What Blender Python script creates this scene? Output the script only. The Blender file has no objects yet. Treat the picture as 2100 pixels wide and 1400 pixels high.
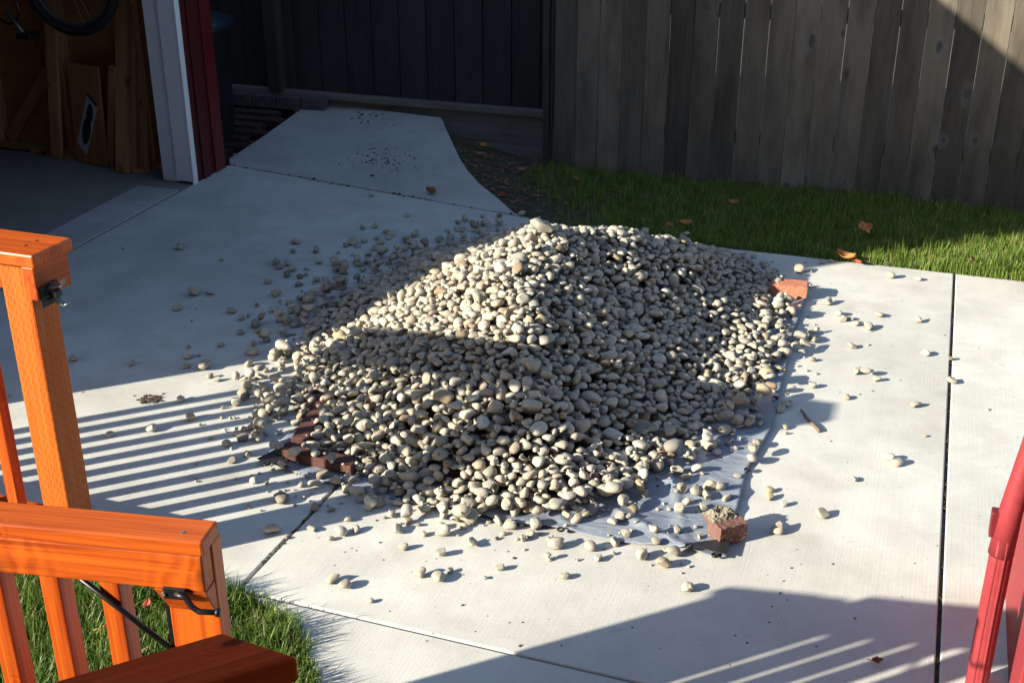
import bpy, math, random
import numpy as np
from mathutils import Vector, Matrix

R = math.radians
rnd = random.Random(7)
nrng = np.random.default_rng(11)
C = bpy.context.scene.collection
sc = bpy.context.scene

# ------------------------------------------------------------------ camera
CAMH = 1.95
FPX, PITCH, YAW = 2417.0, R(23.8), R(19.75)
cam_d = bpy.data.cameras.new('camera')
cam_d.sensor_width = 36.0
cam_d.lens = 36.0 * FPX / 2100.0
cam_d.clip_start = 0.02
cam_d.clip_end = 500.0
cam = bpy.data.objects.new('camera', cam_d)
C.objects.link(cam)
cam.location = (0, 0, CAMH)
cam.rotation_euler = (R(90) - PITCH, 0, YAW)
sc.camera = cam

# ------------------------------------------------------------------ sky, sun, exposure
SUN_EL = 21.19
SX, SY = 0.727, 0.686                      # horizontal direction the light travels
world = bpy.data.worlds.new('World')
sc.world = world
world.use_nodes = True
wn = world.node_tree
bg = wn.nodes['Background']
sky = wn.nodes.new('ShaderNodeTexSky')
sky.sky_type = 'NISHITA'
sky.sun_disc = False
sky.sun_elevation = R(SUN_EL)
sky.sun_rotation = math.atan2(-SX, -SY)
sky.air_density = 1.0
sky.dust_density = 0.6
sky.ozone_density = 1.5
wn.links.new(sky.outputs[0], bg.inputs[0])
bg.inputs[1].default_value = 0.10
sun_d = bpy.data.lights.new('sun', 'SUN')
sun_d.energy = 5.0
sun_d.angle = R(0.5)
sun_d.color = (1.0, 0.955, 0.80)
sun = bpy.data.objects.new('sun', sun_d)
C.objects.link(sun)
sun.rotation_euler = Vector((SX, SY, -math.tan(R(SUN_EL)))).to_track_quat('-Z', 'Y').to_euler()
sun.location = (-6, -6, 6)
sc.view_settings.view_transform = 'Standard'
sc.view_settings.look = 'None'
sc.view_settings.exposure = 1.25
sc.view_settings.gamma = 1.0
sc.cycles.max_bounces = 6
sc.cycles.diffuse_bounces = 1

# ------------------------------------------------------------------ photogrammetry: a picture point to a point on a level plane
_fh = np.array([-math.sin(YAW), math.cos(YAW), 0]); _r = np.array([math.cos(YAW), math.sin(YAW), 0])
_fw = _fh * math.cos(PITCH) + np.array([0, 0, -math.sin(PITCH)]); _up = np.cross(_r, _fw)
def ray(u, v): return _fw + _r * (u - 1050) / FPX - _up * (v - 700) / FPX
def G(u, v, z=0.0):
    d = ray(u, v); return np.array([0, 0, CAMH]) + d * ((z - CAMH) / d[2])
def onY(u, v, Y):
    d = ray(u, v); return np.array([0, 0, CAMH]) + d * (Y / d[1])

# ------------------------------------------------------------------ node helpers
class NB:
    def __init__(self, name):
        self.m = bpy.data.materials.new(name); self.m.use_nodes = True
        self.t = self.m.node_tree; self.n = self.t.nodes
        self.out = self.n['Material Output']; self.bsdf = self.n['Principled BSDF']
    def node(self, typ, props=None, **ins):
        nd = self.n.new('ShaderNode' + typ)
        for k, v in (props or {}).items(): setattr(nd, k, v)
        for k, v in ins.items():
            key = int(k[1:]) if k[0] == 'i' and k[1:].isdigit() else k.replace('_', ' ')
            self.set(nd.inputs[key], v)
        return nd
    def set(self, sock, v):
        if isinstance(v, bpy.types.NodeSocket): self.t.links.new(v, sock)
        elif isinstance(v, bpy.types.Node): self.t.links.new(v.outputs[0], sock)
        else: sock.default_value = v
    def math(self, op, a, b=0.0, c=0.0):
        return self.node('Math', {'operation': op}, i0=a, i1=b, i2=c).outputs[0]
    def ramp(self, fac, stops, interp='LINEAR'):
        nd = self.n.new('ShaderNodeValToRGB'); cr = nd.color_ramp; cr.interpolation = interp
        while len(cr.elements) < len(stops): cr.elements.new(0.5)
        for e, (p, c) in zip(cr.elements, stops):
            e.position = p
            e.color = (c, c, c, 1) if not isinstance(c, tuple) else (*c[:3], 1)
        self.set(nd.inputs[0], fac); return nd.outputs[0]
    def mix(self, fac, a, b, mode='MIX'):
        nd = self.n.new('ShaderNodeMix'); nd.data_type = 'RGBA'; nd.blend_type = mode
        self.set(nd.inputs[0], fac)
        for i, v in ((6, a), (7, b)):
            if isinstance(v, tuple) and len(v) == 3: v = (*v, 1)
            self.set(nd.inputs[i], v)
        return nd.outputs[2]
    def coords(self, kind='Object', scale=(1, 1, 1), loc=(0, 0, 0), attr=None, rot=(0, 0, 0)):
        if attr: src = self.node('Attribute', {'attribute_name': attr}).outputs['Vector']
        else: src = self.n.new('ShaderNodeTexCoord').outputs[kind]
        mp = self.n.new('ShaderNodeMapping')
        mp.inputs['Scale'].default_value = scale; mp.inputs['Location'].default_value = loc; mp.inputs['Rotation'].default_value = rot
        self.t.links.new(src, mp.inputs['Vector']); return mp.outputs[0]
    def noise(self, vec, scale, detail=4, rough=0.55, dist=0.0):
        return self.node('TexNoise', None, Vector=vec, Scale=scale, Detail=detail, Roughness=rough, Distortion=dist).outputs[0]
    def bump(self, h, strength, dist=0.01, normal=None):
        nd = self.node('Bump', None, Strength=strength, Distance=dist, Height=h)
        if normal is not None: self.set(nd.inputs['Normal'], normal)
        return nd.outputs[0]
    def done(self, col=None, rough=None, normal=None, spec=None, metal=None):
        b = self.bsdf
        if col is not None: self.set(b.inputs['Base Color'], (*col, 1) if isinstance(col, tuple) and len(col) == 3 else col)
        if rough is not None: self.set(b.inputs['Roughness'], rough)
        if normal is not None: self.set(b.inputs['Normal'], normal)
        if spec is not None: self.set(b.inputs['Specular IOR Level'], spec)
        if metal is not None: self.set(b.inputs['Metallic'], metal)
        return self.m
    def island(self): return self.node('NewGeometry').outputs['Random Per Island']

def plain(name, col, rough=0.6, metal=0.0, spec=0.5, var=0.12, scale=30, bump=0.0):
    b = NB(name); v = b.coords()
    n = b.noise(v, scale, 5)
    c = b.mix(b.ramp(n, [(0.3, 0.0), (0.7, 1.0)]), tuple(x * (1 - var) for x in col), tuple(min(1, x * (1 + var)) for x in col))
    return b.done(c, rough, b.bump(n, bump) if bump else None, spec, metal)

# ------------------------------------------------------------------ materials
def mat_concrete(name, base, seed, dirt=0.35, tint=(1.0, 0.97, 0.90)):
    b = NB(name)
    v = b.coords('Object', (1, 1, 1), (seed * 3.1, seed * 1.7, 0))
    big = b.noise(v, 0.9, 5, 0.6)
    mid = b.noise(v, 5.0, 6, 0.65)
    fine = b.noise(v, 160, 3, 0.6)
    broom = b.noise(b.coords('Object', (190, 2.2, 1), (seed, 0, 0)), 1.0, 2, 0.5, 0.3)
    speck = b.noise(v, 75, 2, 0.5)
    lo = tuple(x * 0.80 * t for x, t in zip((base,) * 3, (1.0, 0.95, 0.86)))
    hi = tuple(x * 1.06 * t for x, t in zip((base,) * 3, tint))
    c = b.mix(b.ramp(big, [(0.30, 0.0), (0.62, 1.0)]), lo, hi)
    c = b.mix(b.ramp(mid, [(0.35, 0.35), (0.6, 0.0)]), c, tuple(x * 0.70 for x in lo))
    c = b.mix(b.ramp(speck, [(0.25, dirt), (0.36, 0.0)]), c, (0.10, 0.085, 0.065))
    c = b.mix(b.ramp(fine, [(0.3, 0.12), (0.6, 0.0)]), c, (0.22, 0.20, 0.17))
    blotch = b.noise(b.coords('Object', (1, 1, 1), (9 + seed, 2, 0)), 2.6, 3, 0.5)
    c = b.mix(b.ramp(blotch, [(0.60, 0.0), (0.74, 0.30)]), c, (0.30, 0.25, 0.18))
    spot = b.noise(b.coords('Object', (1, 1, 1), (2 + seed, 7, 0)), 11, 4, 0.6)
    c = b.mix(b.ramp(spot, [(0.66, 0.0), (0.72, 0.22)]), c, (0.24, 0.205, 0.15))
    h = b.math('ADD', b.math('MULTIPLY', broom, 0.75), b.math('MULTIPLY', fine, 0.7))
    return b.done(c, 0.88, b.bump(h, 0.16, 0.004), 0.25)

def mat_wood(name, lo, hi, knot, rough, coat=0.0, grain=1.0, halo=None, weather=0.0, knot_amt=0.8, bumps=0.25, incised=False, tone=0.35, kscale=(3.4, 5.5), spec=0.5, kthr=0.74):
    b = NB(name)
    at = b.node('Attribute', {'attribute_name': 'gco'}).outputs['Vector']
    def mp(sc_, loc=(0, 0, 0)):
        m = b.n.new('ShaderNodeMapping'); m.inputs['Scale'].default_value = sc_; m.inputs['Location'].default_value = loc
        b.t.links.new(at, m.inputs['Vector']); return m.outputs[0]
    vor = b.node('TexVoronoi', {'feature': 'F1', 'voronoi_dimensions': '2D'}, Vector=b.node('VectorMath', {'operation': 'ADD'}, i0=mp((kscale[0], kscale[1], 1.0)), i1=b.node('VectorMath', {'operation': 'SCALE'}, i0=b.node('TexNoise', None, Vector=mp((9, 9, 9)), Scale=1.0, Detail=3.0).outputs['Color'], Scale=0.28)), Scale=1.0, Randomness=1.0)
    vcol = b.node('SeparateColor', None, Color=vor.outputs['Color']); kpick = vcol.outputs[0]
    kd = b.math('DIVIDE', vor.outputs['Distance'], b.math('ADD', 0.35, b.math('MULTIPLY', vcol.outputs[1], 1.1)))
    kon = b.ramp(kpick, [(kthr, 0.0), (kthr + 0.02, 1.0)])
    warp = b.math('MULTIPLY', b.ramp(kd, [(0.0, 1.0), (0.35, 0.0)]), kon)
    g1 = b.noise(mp((1.3 * grain, 55 * grain, 30 * grain)), 1.0, 5, 0.6, 1.2)
    g2 = b.noise(mp((5 * grain, 260 * grain, 200 * grain)), 1.0, 2, 0.5, 0.2)
    rings = b.math('SINE', b.math('MULTIPLY', kd, 90.0))
    rr = b.math('MULTIPLY', b.math('MULTIPLY', rings, warp), 0.18)
    g3 = b.noise(mp((0.9 * grain, 9 * grain, 9 * grain), (5, 2, 1)), 1.0, 3, 0.6, 0.8)
    g = b.math('ADD', b.math('ADD', b.math('ADD', g1, rr), b.math('MULTIPLY', b.math('SUBTRACT', g2, 0.5), 0.45)), b.math('MULTIPLY', b.math('SUBTRACT', g3, 0.5), 0.6))
    c = b.mix(b.ramp(g, [(0.30, 0.0), (0.68, 1.0)]), lo, hi)
    isl = b.island()
    c = b.mix(tone, c, b.mix(isl, tuple(x * 0.62 for x in lo), tuple(min(1, x * 1.12) for x in hi)))
    if weather:
        wz = b.noise(mp((2.0, 7.0, 5.0), (3, 1, 7)), 1.0, 5, 0.6)
        c = b.mix(b.math('MULTIPLY', b.ramp(wz, [(0.42, 0.0), (0.7, 1.0)]), weather), c, tuple(x * 0.36 for x in lo))
    if halo:
        c = b.mix(b.math('MULTIPLY', b.ramp(kd, [(0.07, 1.0), (0.24, 0.0)]), b.math('MULTIPLY', kon, b.math('MULTIPLY', vcol.outputs[2], 0.55))), c, halo)
    c = b.mix(b.math('MULTIPLY', b.ramp(kd, [(0.06, 1.0), (0.11, 0.0)]), b.math('MULTIPLY', kon, knot_amt)), c, knot)
    h = b.math('ADD', g, b.math('MULTIPLY', g2, 0.6))
    if incised:
        xyz = b.node('SeparateXYZ', None, Vector=at)
        def slits(yc):
            row = b.math('DIVIDE', yc, 0.0105)
            fr = b.math('FRACT', row); fl = b.math('FLOOR', row)
            col = b.math('FRACT', b.math('ADD', b.math('DIVIDE', xyz.outputs[0], 0.030), b.math('MULTIPLY', fl, 0.37)))
            a1 = b.math('LESS_THAN', fr, 0.16); a2 = b.math('LESS_THAN', col, 0.42)
            return b.math('MULTIPLY', a1, a2)
        nm = b.node('NewGeometry').outputs['Normal']
        sx = b.node('SeparateXYZ', None, Vector=nm)
        facey = b.math('GREATER_THAN', b.math('ABSOLUTE', sx.outputs[1]), 0.7)
        s = b.math('ADD', b.math('MULTIPLY', slits(xyz.outputs[2]), b.math('SUBTRACT', 1.0, facey)), b.math('MULTIPLY', slits(xyz.outputs[1]), facey))
        c = b.mix(b.math('MULTIPLY', s, 0.85), c, (0.10, 0.022, 0.005))
        h = b.math('SUBTRACT', h, b.math('MULTIPLY', s, 2.0))
    m = b.done(c, rough, b.bump(h, bumps, 0.0025), spec)
    if coat:
        b.bsdf.inputs['Coat Weight'].default_value = coat; b.bsdf.inputs['Coat Roughness'].default_value = 0.32
    return m

def mat_stone(name, per_object):
    b = NB(name); v = b.coords('Object', (1, 1, 1))
    if per_object:
        rv = b.node('ObjectInfo').outputs['Random']
        add = b.node('Vector', None) if False else None
    else:
        rv = b.island()
    n1 = b.noise(v, 60, 4, 0.6); n2 = b.noise(v, 330, 3, 0.6)
    base = b.ramp(rv, [(0.0, (0.34, 0.285, 0.215)), (0.09, (0.48, 0.412, 0.315)), (0.20, (0.37, 0.335, 0.28)), (0.34, (0.57, 0.50, 0.395)), (0.46, (0.44, 0.395, 0.335)), (0.58, (0.53, 0.45, 0.335)),
                       (0.68, (0.29, 0.27, 0.24)), (0.76, (0.49, 0.415, 0.305)), (0.83, (0.60, 0.555, 0.48)), (0.88, (0.40, 0.30, 0.18)), (0.93, (0.46, 0.405, 0.33)), (0.965, (0.26, 0.165, 0.095)), (1.0, (0.23, 0.22, 0.205))])
    c = b.mix(b.ramp(n1, [(0.35, 0.45), (0.62, 0.0)]), base, (0.27, 0.235, 0.18))
    c = b.mix(b.ramp(n2, [(0.30, 0.40), (0.45, 0.0)]), c, (0.16, 0.13, 0.10))
    h = b.math('ADD', n2, b.math('MULTIPLY', n1, 1.4))
    return b.done(c, 0.82, b.bump(h, 0.35, 0.003), 0.3)

def mat_grass(name, stops):
    b = NB(name); isl = b.island()
    c = b.ramp(isl, stops)
    b.done(c, 0.45, None, 0.35)
    tr = b.node('BsdfTranslucent', None, Color=b.mix(0.5, c, (0.16, 0.26, 0.03)))
    mx = b.n.new('ShaderNodeMixShader'); mx.inputs[0].default_value = 0.32
    b.t.links.new(b.bsdf.outputs[0], mx.inputs[1]); b.t.links.new(tr.outputs[0], mx.inputs[2])
    b.t.links.new(mx.outputs[0], b.out.inputs[0]); return b.m

M = {}
M['concrete'] = mat_concrete('concrete_patio', 0.63, 1, 0.22, (1.0, 0.965, 0.88))
M['concrete_b'] = mat_concrete('concrete_patio_side', 0.65, 4, 0.22, (1.0, 0.965, 0.88))
M['concrete_c'] = mat_concrete('concrete_path', 0.52, 7, 0.7)
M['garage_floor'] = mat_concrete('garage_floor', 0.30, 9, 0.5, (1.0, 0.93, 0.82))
M['stain'] = mat_wood('stained_cedar', (0.27, 0.034, 0.004), (0.66, 0.128, 0.012), (0.07, 0.011, 0.003), 0.42, 0.2, 1.0, None, 0.0, 0.8, 0.18, tone=0.25, kscale=(3.6, 9), spec=0.28, kthr=0.5)
M['stain_post'] = mat_wood('stained_incised_post', (0.38, 0.070, 0.007), (0.54, 0.13, 0.014), (0.16, 0.03, 0.006), 0.45, 0.2, 1.0, None, 0.0, 0.3, 0.3, True, tone=0.1, spec=0.3)
M['stain_dark'] = mat_wood('stained_cedar_rail', (0.34, 0.034, 0.005), (0.52, 0.066, 0.010), (0.06, 0.010, 0.003), 0.6, 0.0, 1.0, None, 0.0, 0.8, 0.18, tone=0.1, kscale=(3.6, 9), spec=0.05, kthr=0.5)
M['picket'] = mat_wood('weathered_picket', (0.058, 0.046, 0.034), (0.215, 0.174, 0.130), (0.06, 0.05, 0.045), 0.85, 0, 0.8, (0.20, 0.20, 0.20), 0.65, 0.85, 0.5, tone=0.75)
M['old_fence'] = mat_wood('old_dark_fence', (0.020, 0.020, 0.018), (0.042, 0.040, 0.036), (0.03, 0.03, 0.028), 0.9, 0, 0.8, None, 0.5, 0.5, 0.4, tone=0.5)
M['mossy'] = mat_wood('mossy_fence_wood', (0.030, 0.032, 0.022), (0.058, 0.060, 0.044), (0.03, 0.03, 0.02), 0.9, 0, 0.8, None, 0.5, 0.4, 0.4)
M['sill'] = mat_wood('weathered_sill', (0.13, 0.12, 0.10), (0.24, 0.22, 0.19), (0.07, 0.06, 0.05), 0.9, 0, 0.8, None, 0.45, 0.4, 0.4)
M['stud'] = mat_wood('bare_stud', (0.44, 0.21, 0.075), (0.62, 0.33, 0.135), (0.12, 0.05, 0.02), 0.75, 0, 1.0, None, 0.25, 0.7, 0.15)
M['ply'] = mat_wood('plywood', (0.42, 0.175, 0.055), (0.56, 0.26, 0.092), (0.12, 0.05, 0.02), 0.7, 0, 0.5, None, 0.25, 0.6, 0.1)
M['redwood'] = mat_wood('red_brown_timber', (0.095, 0.034, 0.024), (0.17, 0.062, 0.044), (0.06, 0.02, 0.015), 0.8, 0, 1.0, None, 0.5, 0.6, 0.3)
M['stone'] = mat_stone('river_pebble_mass', False)
M['stone_one'] = mat_stone('river_pebble', True)
M['grass'] = mat_grass('grass_blade', [(0.0, (0.050, 0.100, 0.014)), (0.35, (0.085, 0.160, 0.022)), (0.65, (0.13, 0.215, 0.032)), (0.86, (0.19, 0.25, 0.05)), (0.92, (0.32, 0.28, 0.12)), (1.0, (0.36, 0.30, 0.15))])
M['grass_b'] = mat_grass('grass_blade_back', [(0.0, (0.060, 0.110, 0.014)), (0.35, (0.13, 0.215, 0.026)), (0.7, (0.20, 0.285, 0.042)), (0.86, (0.26, 0.31, 0.07)), (0.92, (0.34, 0.30, 0.13)), (1.0, (0.38, 0.33, 0.17))])
M['soil'] = plain('lawn_soil', (0.060, 0.052, 0.028), 0.95, var=0.5, scale=18, bump=0.5)
M['dirt'] = plain('dark_dirt', (0.060, 0.045, 0.030), 0.95, var=0.5, scale=25, bump=0.6)
M['joint'] = plain('joint_dirt', (0.12, 0.10, 0.075), 0.95, var=0.5, scale=60, bump=0.5)
M['earth'] = plain('open_ground', (0.09, 0.065, 0.04), 0.95, var=0.35, scale=3, bump=0.3)
M['white'] = plain('white_trim_paint', (0.86, 0.85, 0.86), 0.45, var=0.03, scale=14)
M['red'] = plain('red_house_paint', (0.13, 0.011, 0.013), 0.42, var=0.06, scale=14, bump=0.04)
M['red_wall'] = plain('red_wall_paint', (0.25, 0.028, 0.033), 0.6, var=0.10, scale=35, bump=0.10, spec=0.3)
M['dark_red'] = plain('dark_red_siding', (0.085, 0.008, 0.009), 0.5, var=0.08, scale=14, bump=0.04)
M['roof'] = plain('roof_shingle', (0.07, 0.065, 0.06), 0.9, var=0.3, scale=40, bump=0.4)
M['black'] = plain('black_steel', (0.016, 0.016, 0.018), 0.38, 0.4, var=0.2, scale=60)
M['zinc'] = plain('zinc_steel', (0.22, 0.23, 0.22), 0.45, 0.6, var=0.2, scale=60)
M['rubber'] = plain('tyre_rubber', (0.014, 0.014, 0.015), 0.75, var=0.2)
M['alu'] = plain('rim_alloy', (0.16, 0.165, 0.175), 0.45, 0.6, var=0.1)
M['bike_paint'] = plain('bike_frame_paint', (0.03, 0.035, 0.06), 0.3, 0.2, var=0.1)
M['bin'] = plain('bin_plastic', (0.009, 0.012, 0.015), 0.5, var=0.15, scale=20)
M['bin_lid'] = plain('bin_lid_plastic', (0.014, 0.028, 0.045), 0.45, var=0.15, scale=20)
M['paver'] = plain('brick_paver', (0.045, 0.026, 0.022), 0.9, var=0.3, scale=20, bump=0.4)
M['kerb'] = plain('stone_kerb', (0.085, 0.08, 0.07), 0.9, var=0.3, scale=20, bump=0.4)
M['brick_new'] = plain('orange_brick', (0.52, 0.185, 0.105), 0.85, var=0.14, scale=70, bump=0.35)
M['brick_old'] = plain('old_red_brick', (0.165, 0.078, 0.060), 0.9, var=0.28, scale=60, bump=0.5)
M['mortar'] = plain('old_mortar', (0.25, 0.215, 0.155), 0.95, var=0.3, scale=160, bump=0.8)
M['paper'] = plain('label_paper', (0.62, 0.62, 0.66), 0.6, var=0.03)
M['ink'] = plain('label_ink', (0.020, 0.028, 0.020), 0.4, var=0.4, scale=90)
M['tarp_black'] = plain('tarp_corner_vinyl', (0.022, 0.022, 0.025), 0.45, var=0.2)
M['twig'] = plain('twig_bark', (0.17, 0.115, 0.080), 0.9, var=0.3, scale=120, bump=0.5)

def mat_tarp():
    b = NB('silver_tarp'); v = b.coords()
    n = b.noise(v, 5, 5, 0.6); f = b.noise(v, 90, 4, 0.6)
    w = b.noise(b.coords('Object', (320, 320, 1)), 1.0, 1, 0.5)
    cr = b.noise(b.coords('Object', (2.2, 5, 1), (1, 2, 0), None, (0, 0, 0.5)), 1.5, 4, 0.55, 1.2)
    c = b.mix(b.ramp(n, [(0.3, 0.0), (0.7, 1.0)]), (0.175, 0.20, 0.25), (0.275, 0.30, 0.35))
    c = b.mix(b.ramp(f, [(0.52, 0.0), (0.75, 0.45)]), c, (0.40, 0.37, 0.31))
    c = b.mix(b.ramp(cr, [(0.485, 0.0), (0.5, 0.5), (0.515, 0.0)]), c, (0.47, 0.48, 0.51))
    h = b.math('ADD', b.math('MULTIPLY', cr, 2.0), b.math('MULTIPLY', w, 0.12))
    return b.done(c, 0.42, b.bump(h, 0.55, 0.012), 0.5)
M['tarp'] = mat_tarp()
def mat_leaf(name, a, c2):
    b = NB(name); v = b.coords()
    n = b.noise(v, 60, 4)
    return b.done(b.mix(b.ramp(n, [(0.35, 0.0), (0.65, 1.0)]), a, c2), 0.7)
M['leaf_orange'] = mat_leaf('orange_leaf', (0.42, 0.14, 0.035), (0.58, 0.24, 0.07))
M['leaf_brown'] = mat_leaf('brown_leaf', (0.20, 0.09, 0.04), (0.36, 0.165, 0.075))
M['leaf_red'] = mat_leaf('red_leaf', (0.28, 0.045, 0.025), (0.40, 0.09, 0.04))

# ------------------------------------------------------------------ mesh helpers
class MB:
    def __init__(self): self.v = []; self.f = []; self.g = []
    def add(self, verts, faces, g=None):
        o = len(self.v); self.v += [tuple(p) for p in verts]
        self.f += [tuple(i + o for i in f) for f in faces]
        if g is None: g = [tuple(p) for p in verts]
        self.g += [tuple(p) for p in g]
    def box(self, lo, hi, grain=2, off=None):
        """axis box; grain = the axis the fibres run along"""
        off = off if off is not None else (rnd.uniform(0, 40), rnd.uniform(0, 40), rnd.uniform(0, 40))
        vs = [(x, y, z) for x in (lo[0], hi[0]) for y in (lo[1], hi[1]) for z in (lo[2], hi[2])]
        ax = [grain] + [a for a in (0, 1, 2) if a != grain]
        gs = [tuple(p[a] - lo[a] + off[i] for i, a in enumerate(ax)) for p in vs]
        self.add(vs, [(0, 1, 3, 2), (4, 6, 7, 5), (0, 4, 5, 1), (2, 3, 7, 6), (0, 2, 6, 4), (1, 5, 7, 3)], gs)
        return self
    def beam(self, p0, p1, w, h, side=None, skew=0.0):
        """board from p0 to p1; w across 'side', h across the third axis; skew shifts one corner of the far end"""
        p0 = Vector(p0); p1 = Vector(p1); d = (p1 - p0); L = d.length; d.normalize()
        s = Vector(side).normalized() if side else d.cross(Vector((0, 0, 1))).normalized()
        s = (s - d * s.dot(d)).normalized(); t = s.cross(d).normalized()
        off = (rnd.uniform(0, 40), rnd.uniform(0, 40), rnd.uniform(0, 40)); vs = []; gs = []
        for a in (0, 1):
            for b_ in (-.5, .5):
                for c_ in (-.5, .5):
                    e = skew * b_ if a else 0.0
                    vs.append(p0 + d * (a * L + e) + s * (b_ * w) + t * (c_ * h))
                    gs.append((a * L + off[0], b_ * w + off[1], c_ * h + off[2]))
        self.add(vs, [(0, 1, 3, 2), (4, 6, 7, 5), (0, 4, 5, 1), (2, 3, 7, 6), (0, 2, 6, 4), (1, 5, 7, 3)], gs)
        return self
    def tube(self, pts, r, n=10, cap=True):
        pts = [Vector(p) for p in pts]; rs = r if isinstance(r, (list, tuple)) else [r] * len(pts)
        rings = []; prev = None
        for i, p in enumerate(pts):
            d = (pts[min(i + 1, len(pts) - 1)] - pts[max(i - 1, 0)]).normalized()
            if prev is None:
                a = d.cross(Vector((0, 0, 1)));
                if a.length < 1e-3: a = d.cross(Vector((1, 0, 0)))
            else: a = prev - d * prev.dot(d)
            a.normalize(); prev = a; b_ = d.cross(a)
            rings.append([p + (a * math.cos(2 * math.pi * k / n) + b_ * math.sin(2 * math.pi * k / n)) * rs[i] for k in range(n)])
        vs = [q for ring in rings for q in ring]; fs = []
        for i in range(len(pts) - 1):
            for k in range(n):
                fs.append((i * n + k, i * n + (k + 1) % n, (i + 1) * n + (k + 1) % n, (i + 1) * n + k))
        if cap: fs += [tuple(reversed(range(n))), tuple((len(pts) - 1) * n + k for k in range(n))]
        self.add(vs, fs); return self
    def lathe(self, prof, c, n=28):
        vs = [(c[0] + r * math.cos(2 * math.pi * k / n), c[1] + r * math.sin(2 * math.pi * k / n), c[2] + z) for r, z in prof for k in range(n)]
        fs = [(i * n + k, i * n + (k + 1) % n, (i + 1) * n + (k + 1) % n, (i + 1) * n + k) for i in range(len(prof) - 1) for k in range(n)]
        self.add(vs, fs); return self
    def torus(self, c, Rr, r, ax=(0, 0, 1), n=40, m=10):
        ax = Vector(ax).normalized(); a = ax.cross(Vector((0, 0, 1)))
        if a.length < 1e-3: a = Vector((1, 0, 0))
        a.normalize(); b_ = ax.cross(a); c = Vector(c); vs = []
        for i in range(n):
            q = 2 * math.pi * i / n; e = a * math.cos(q) + b_ * math.sin(q)
            for k in range(m):
                p = 2 * math.pi * k / m; vs.append(c + e * (Rr + r * math.cos(p)) + ax * (r * math.sin(p)))
        fs = [(i * m + k, ((i + 1) % n) * m + k, ((i + 1) % n) * m + (k + 1) % m, i * m + (k + 1) % m) for i in range(n) for k in range(m)]
        self.add(vs, fs); return self
    def prism(self, poly, z0, z1, slope=None):
        """vertical prism over a plan polygon; slope(x, y) added to z1 (and z0)"""
        n = len(poly); sl = slope or (lambda x, y: 0.0)
        vs = [(x, y, z0 + sl(x, y)) for x, y in poly] + [(x, y, z1 + sl(x, y)) for x, y in poly]
        fs = [tuple(reversed(range(n))), tuple(range(n, 2 * n))] + [(i, (i + 1) % n, n + (i + 1) % n, n + i) for i in range(n)]
        self.add(vs, fs); return self
    def build(self, name, mat, parent=None, smooth=False, bevel=0.0, origin=None):
        me = bpy.data.meshes.new(name)
        vs = self.v
        if origin is None and parent is None and vs:
            a = np.array(vs); origin = ((a[:, 0].min() + a[:, 0].max()) / 2, (a[:, 1].min() + a[:, 1].max()) / 2, a[:, 2].min())
        if origin is not None and parent is None: vs = [(x - origin[0], y - origin[1], z - origin[2]) for x, y, z in vs]
        elif parent is not None:
            L = parent_world(parent); vs = [(x - L[0], y - L[1], z - L[2]) for x, y, z in vs]
        me.from_pydata(vs, [], self.f); me.update()
        at = me.attributes.new('gco', 'FLOAT_VECTOR', 'POINT')
        at.data.foreach_set('vector', np.array(self.g, dtype=np.float32).ravel())
        if smooth: me.polygons.foreach_set('use_smooth', [True] * len(me.polygons))
        me.materials.append(mat)
        o = bpy.data.objects.new(name, me); C.objects.link(o)
        if parent is not None: o.parent = parent
        elif origin is not None: o.location = origin
        if bevel:
            bv = o.modifiers.new('bevel', 'BEVEL'); bv.width = bevel; bv.segments = 2; bv.limit_method = 'ANGLE'
        return o
def parent_world(p):
    L = Vector((0, 0, 0))
    while p is not None: L = L + p.location; p = p.parent
    return L
def tag(o, label=None, cat=None, group=None, kind=None):
    if label: o['label'] = label
    if cat: o['category'] = cat
    if group: o['group'] = group
    if kind: o['kind'] = kind
    return o
def thing(name, label, cat, loc=(0, 0, 0), group=None):
    o = bpy.data.objects.new(name, None); C.objects.link(o); o.location = loc; o.empty_display_size = 0.1
    return tag(o, label, cat, group)
def struct(name, mb, mat, bevel=0.0, smooth=False):
    return tag(mb.build(name, mat, None, smooth, bevel, origin=(0, 0, 0)), kind='structure')

# ------------------------------------------------------------------ ground, slabs, path
JL = [np.array((-4.16, 6.14)), np.array((-1.95, 5.74))]            # the joint where the path starts to climb
def joint_y(x): return JL[0][1] + (x - JL[0][0]) * (JL[1][1] - JL[0][1]) / (JL[1][0] - JL[0][0])
def ramp_z(x, y): return max(0.0, 0.155 * (y - joint_y(x)))
GX0, GY0 = -4.03, 5.69                                              # foot of the white garage casing
def thr_x(y): return GX0 - 0.085 * (y - GY0)                        # the garage front line

mb = MB(); mb.add([(-60, -60, -0.34), (60, -60, -0.34), (60, 60, -0.34), (-60, 60, -0.34)], [(0, 1, 2, 3)])
struct('ground', mb, M['earth'])
mb = MB(); mb.add([(-5.0, -2.0, -0.016), (4.0, -2.0, -0.016), (4.0, 5.55, -0.016), (-1.3, 5.55, -0.016), (-2.3, 5.85, -0.016), (-4.4, 6.2, -0.016), (-5.0, 5.5, -0.016)], [tuple(range(7))])
struct('joint_soil', mb, M['joint'])
g_ = 0.0058; h_ = 0.0035
XJ1, XJ2, YJ = -1.634, 0.203, 2.300
lawn_edge = [(-1.634, 2.292), (-1.51, 2.27), (-1.42, 2.215), (-1.35, 2.155), (-1.28, 2.08), (-1.22, 2.00), (-1.15, 1.86), (-1.10, 1.70), (-1.06, 1.45), (-1.04, 1.1), (-1.04, -1.0)]
curve = [(-1.95 + 0.0, 5.74 - 0.012), (-1.75, 5.66), (-1.55, 5.625), (-1.35, 5.612)]
polys = []
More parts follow.
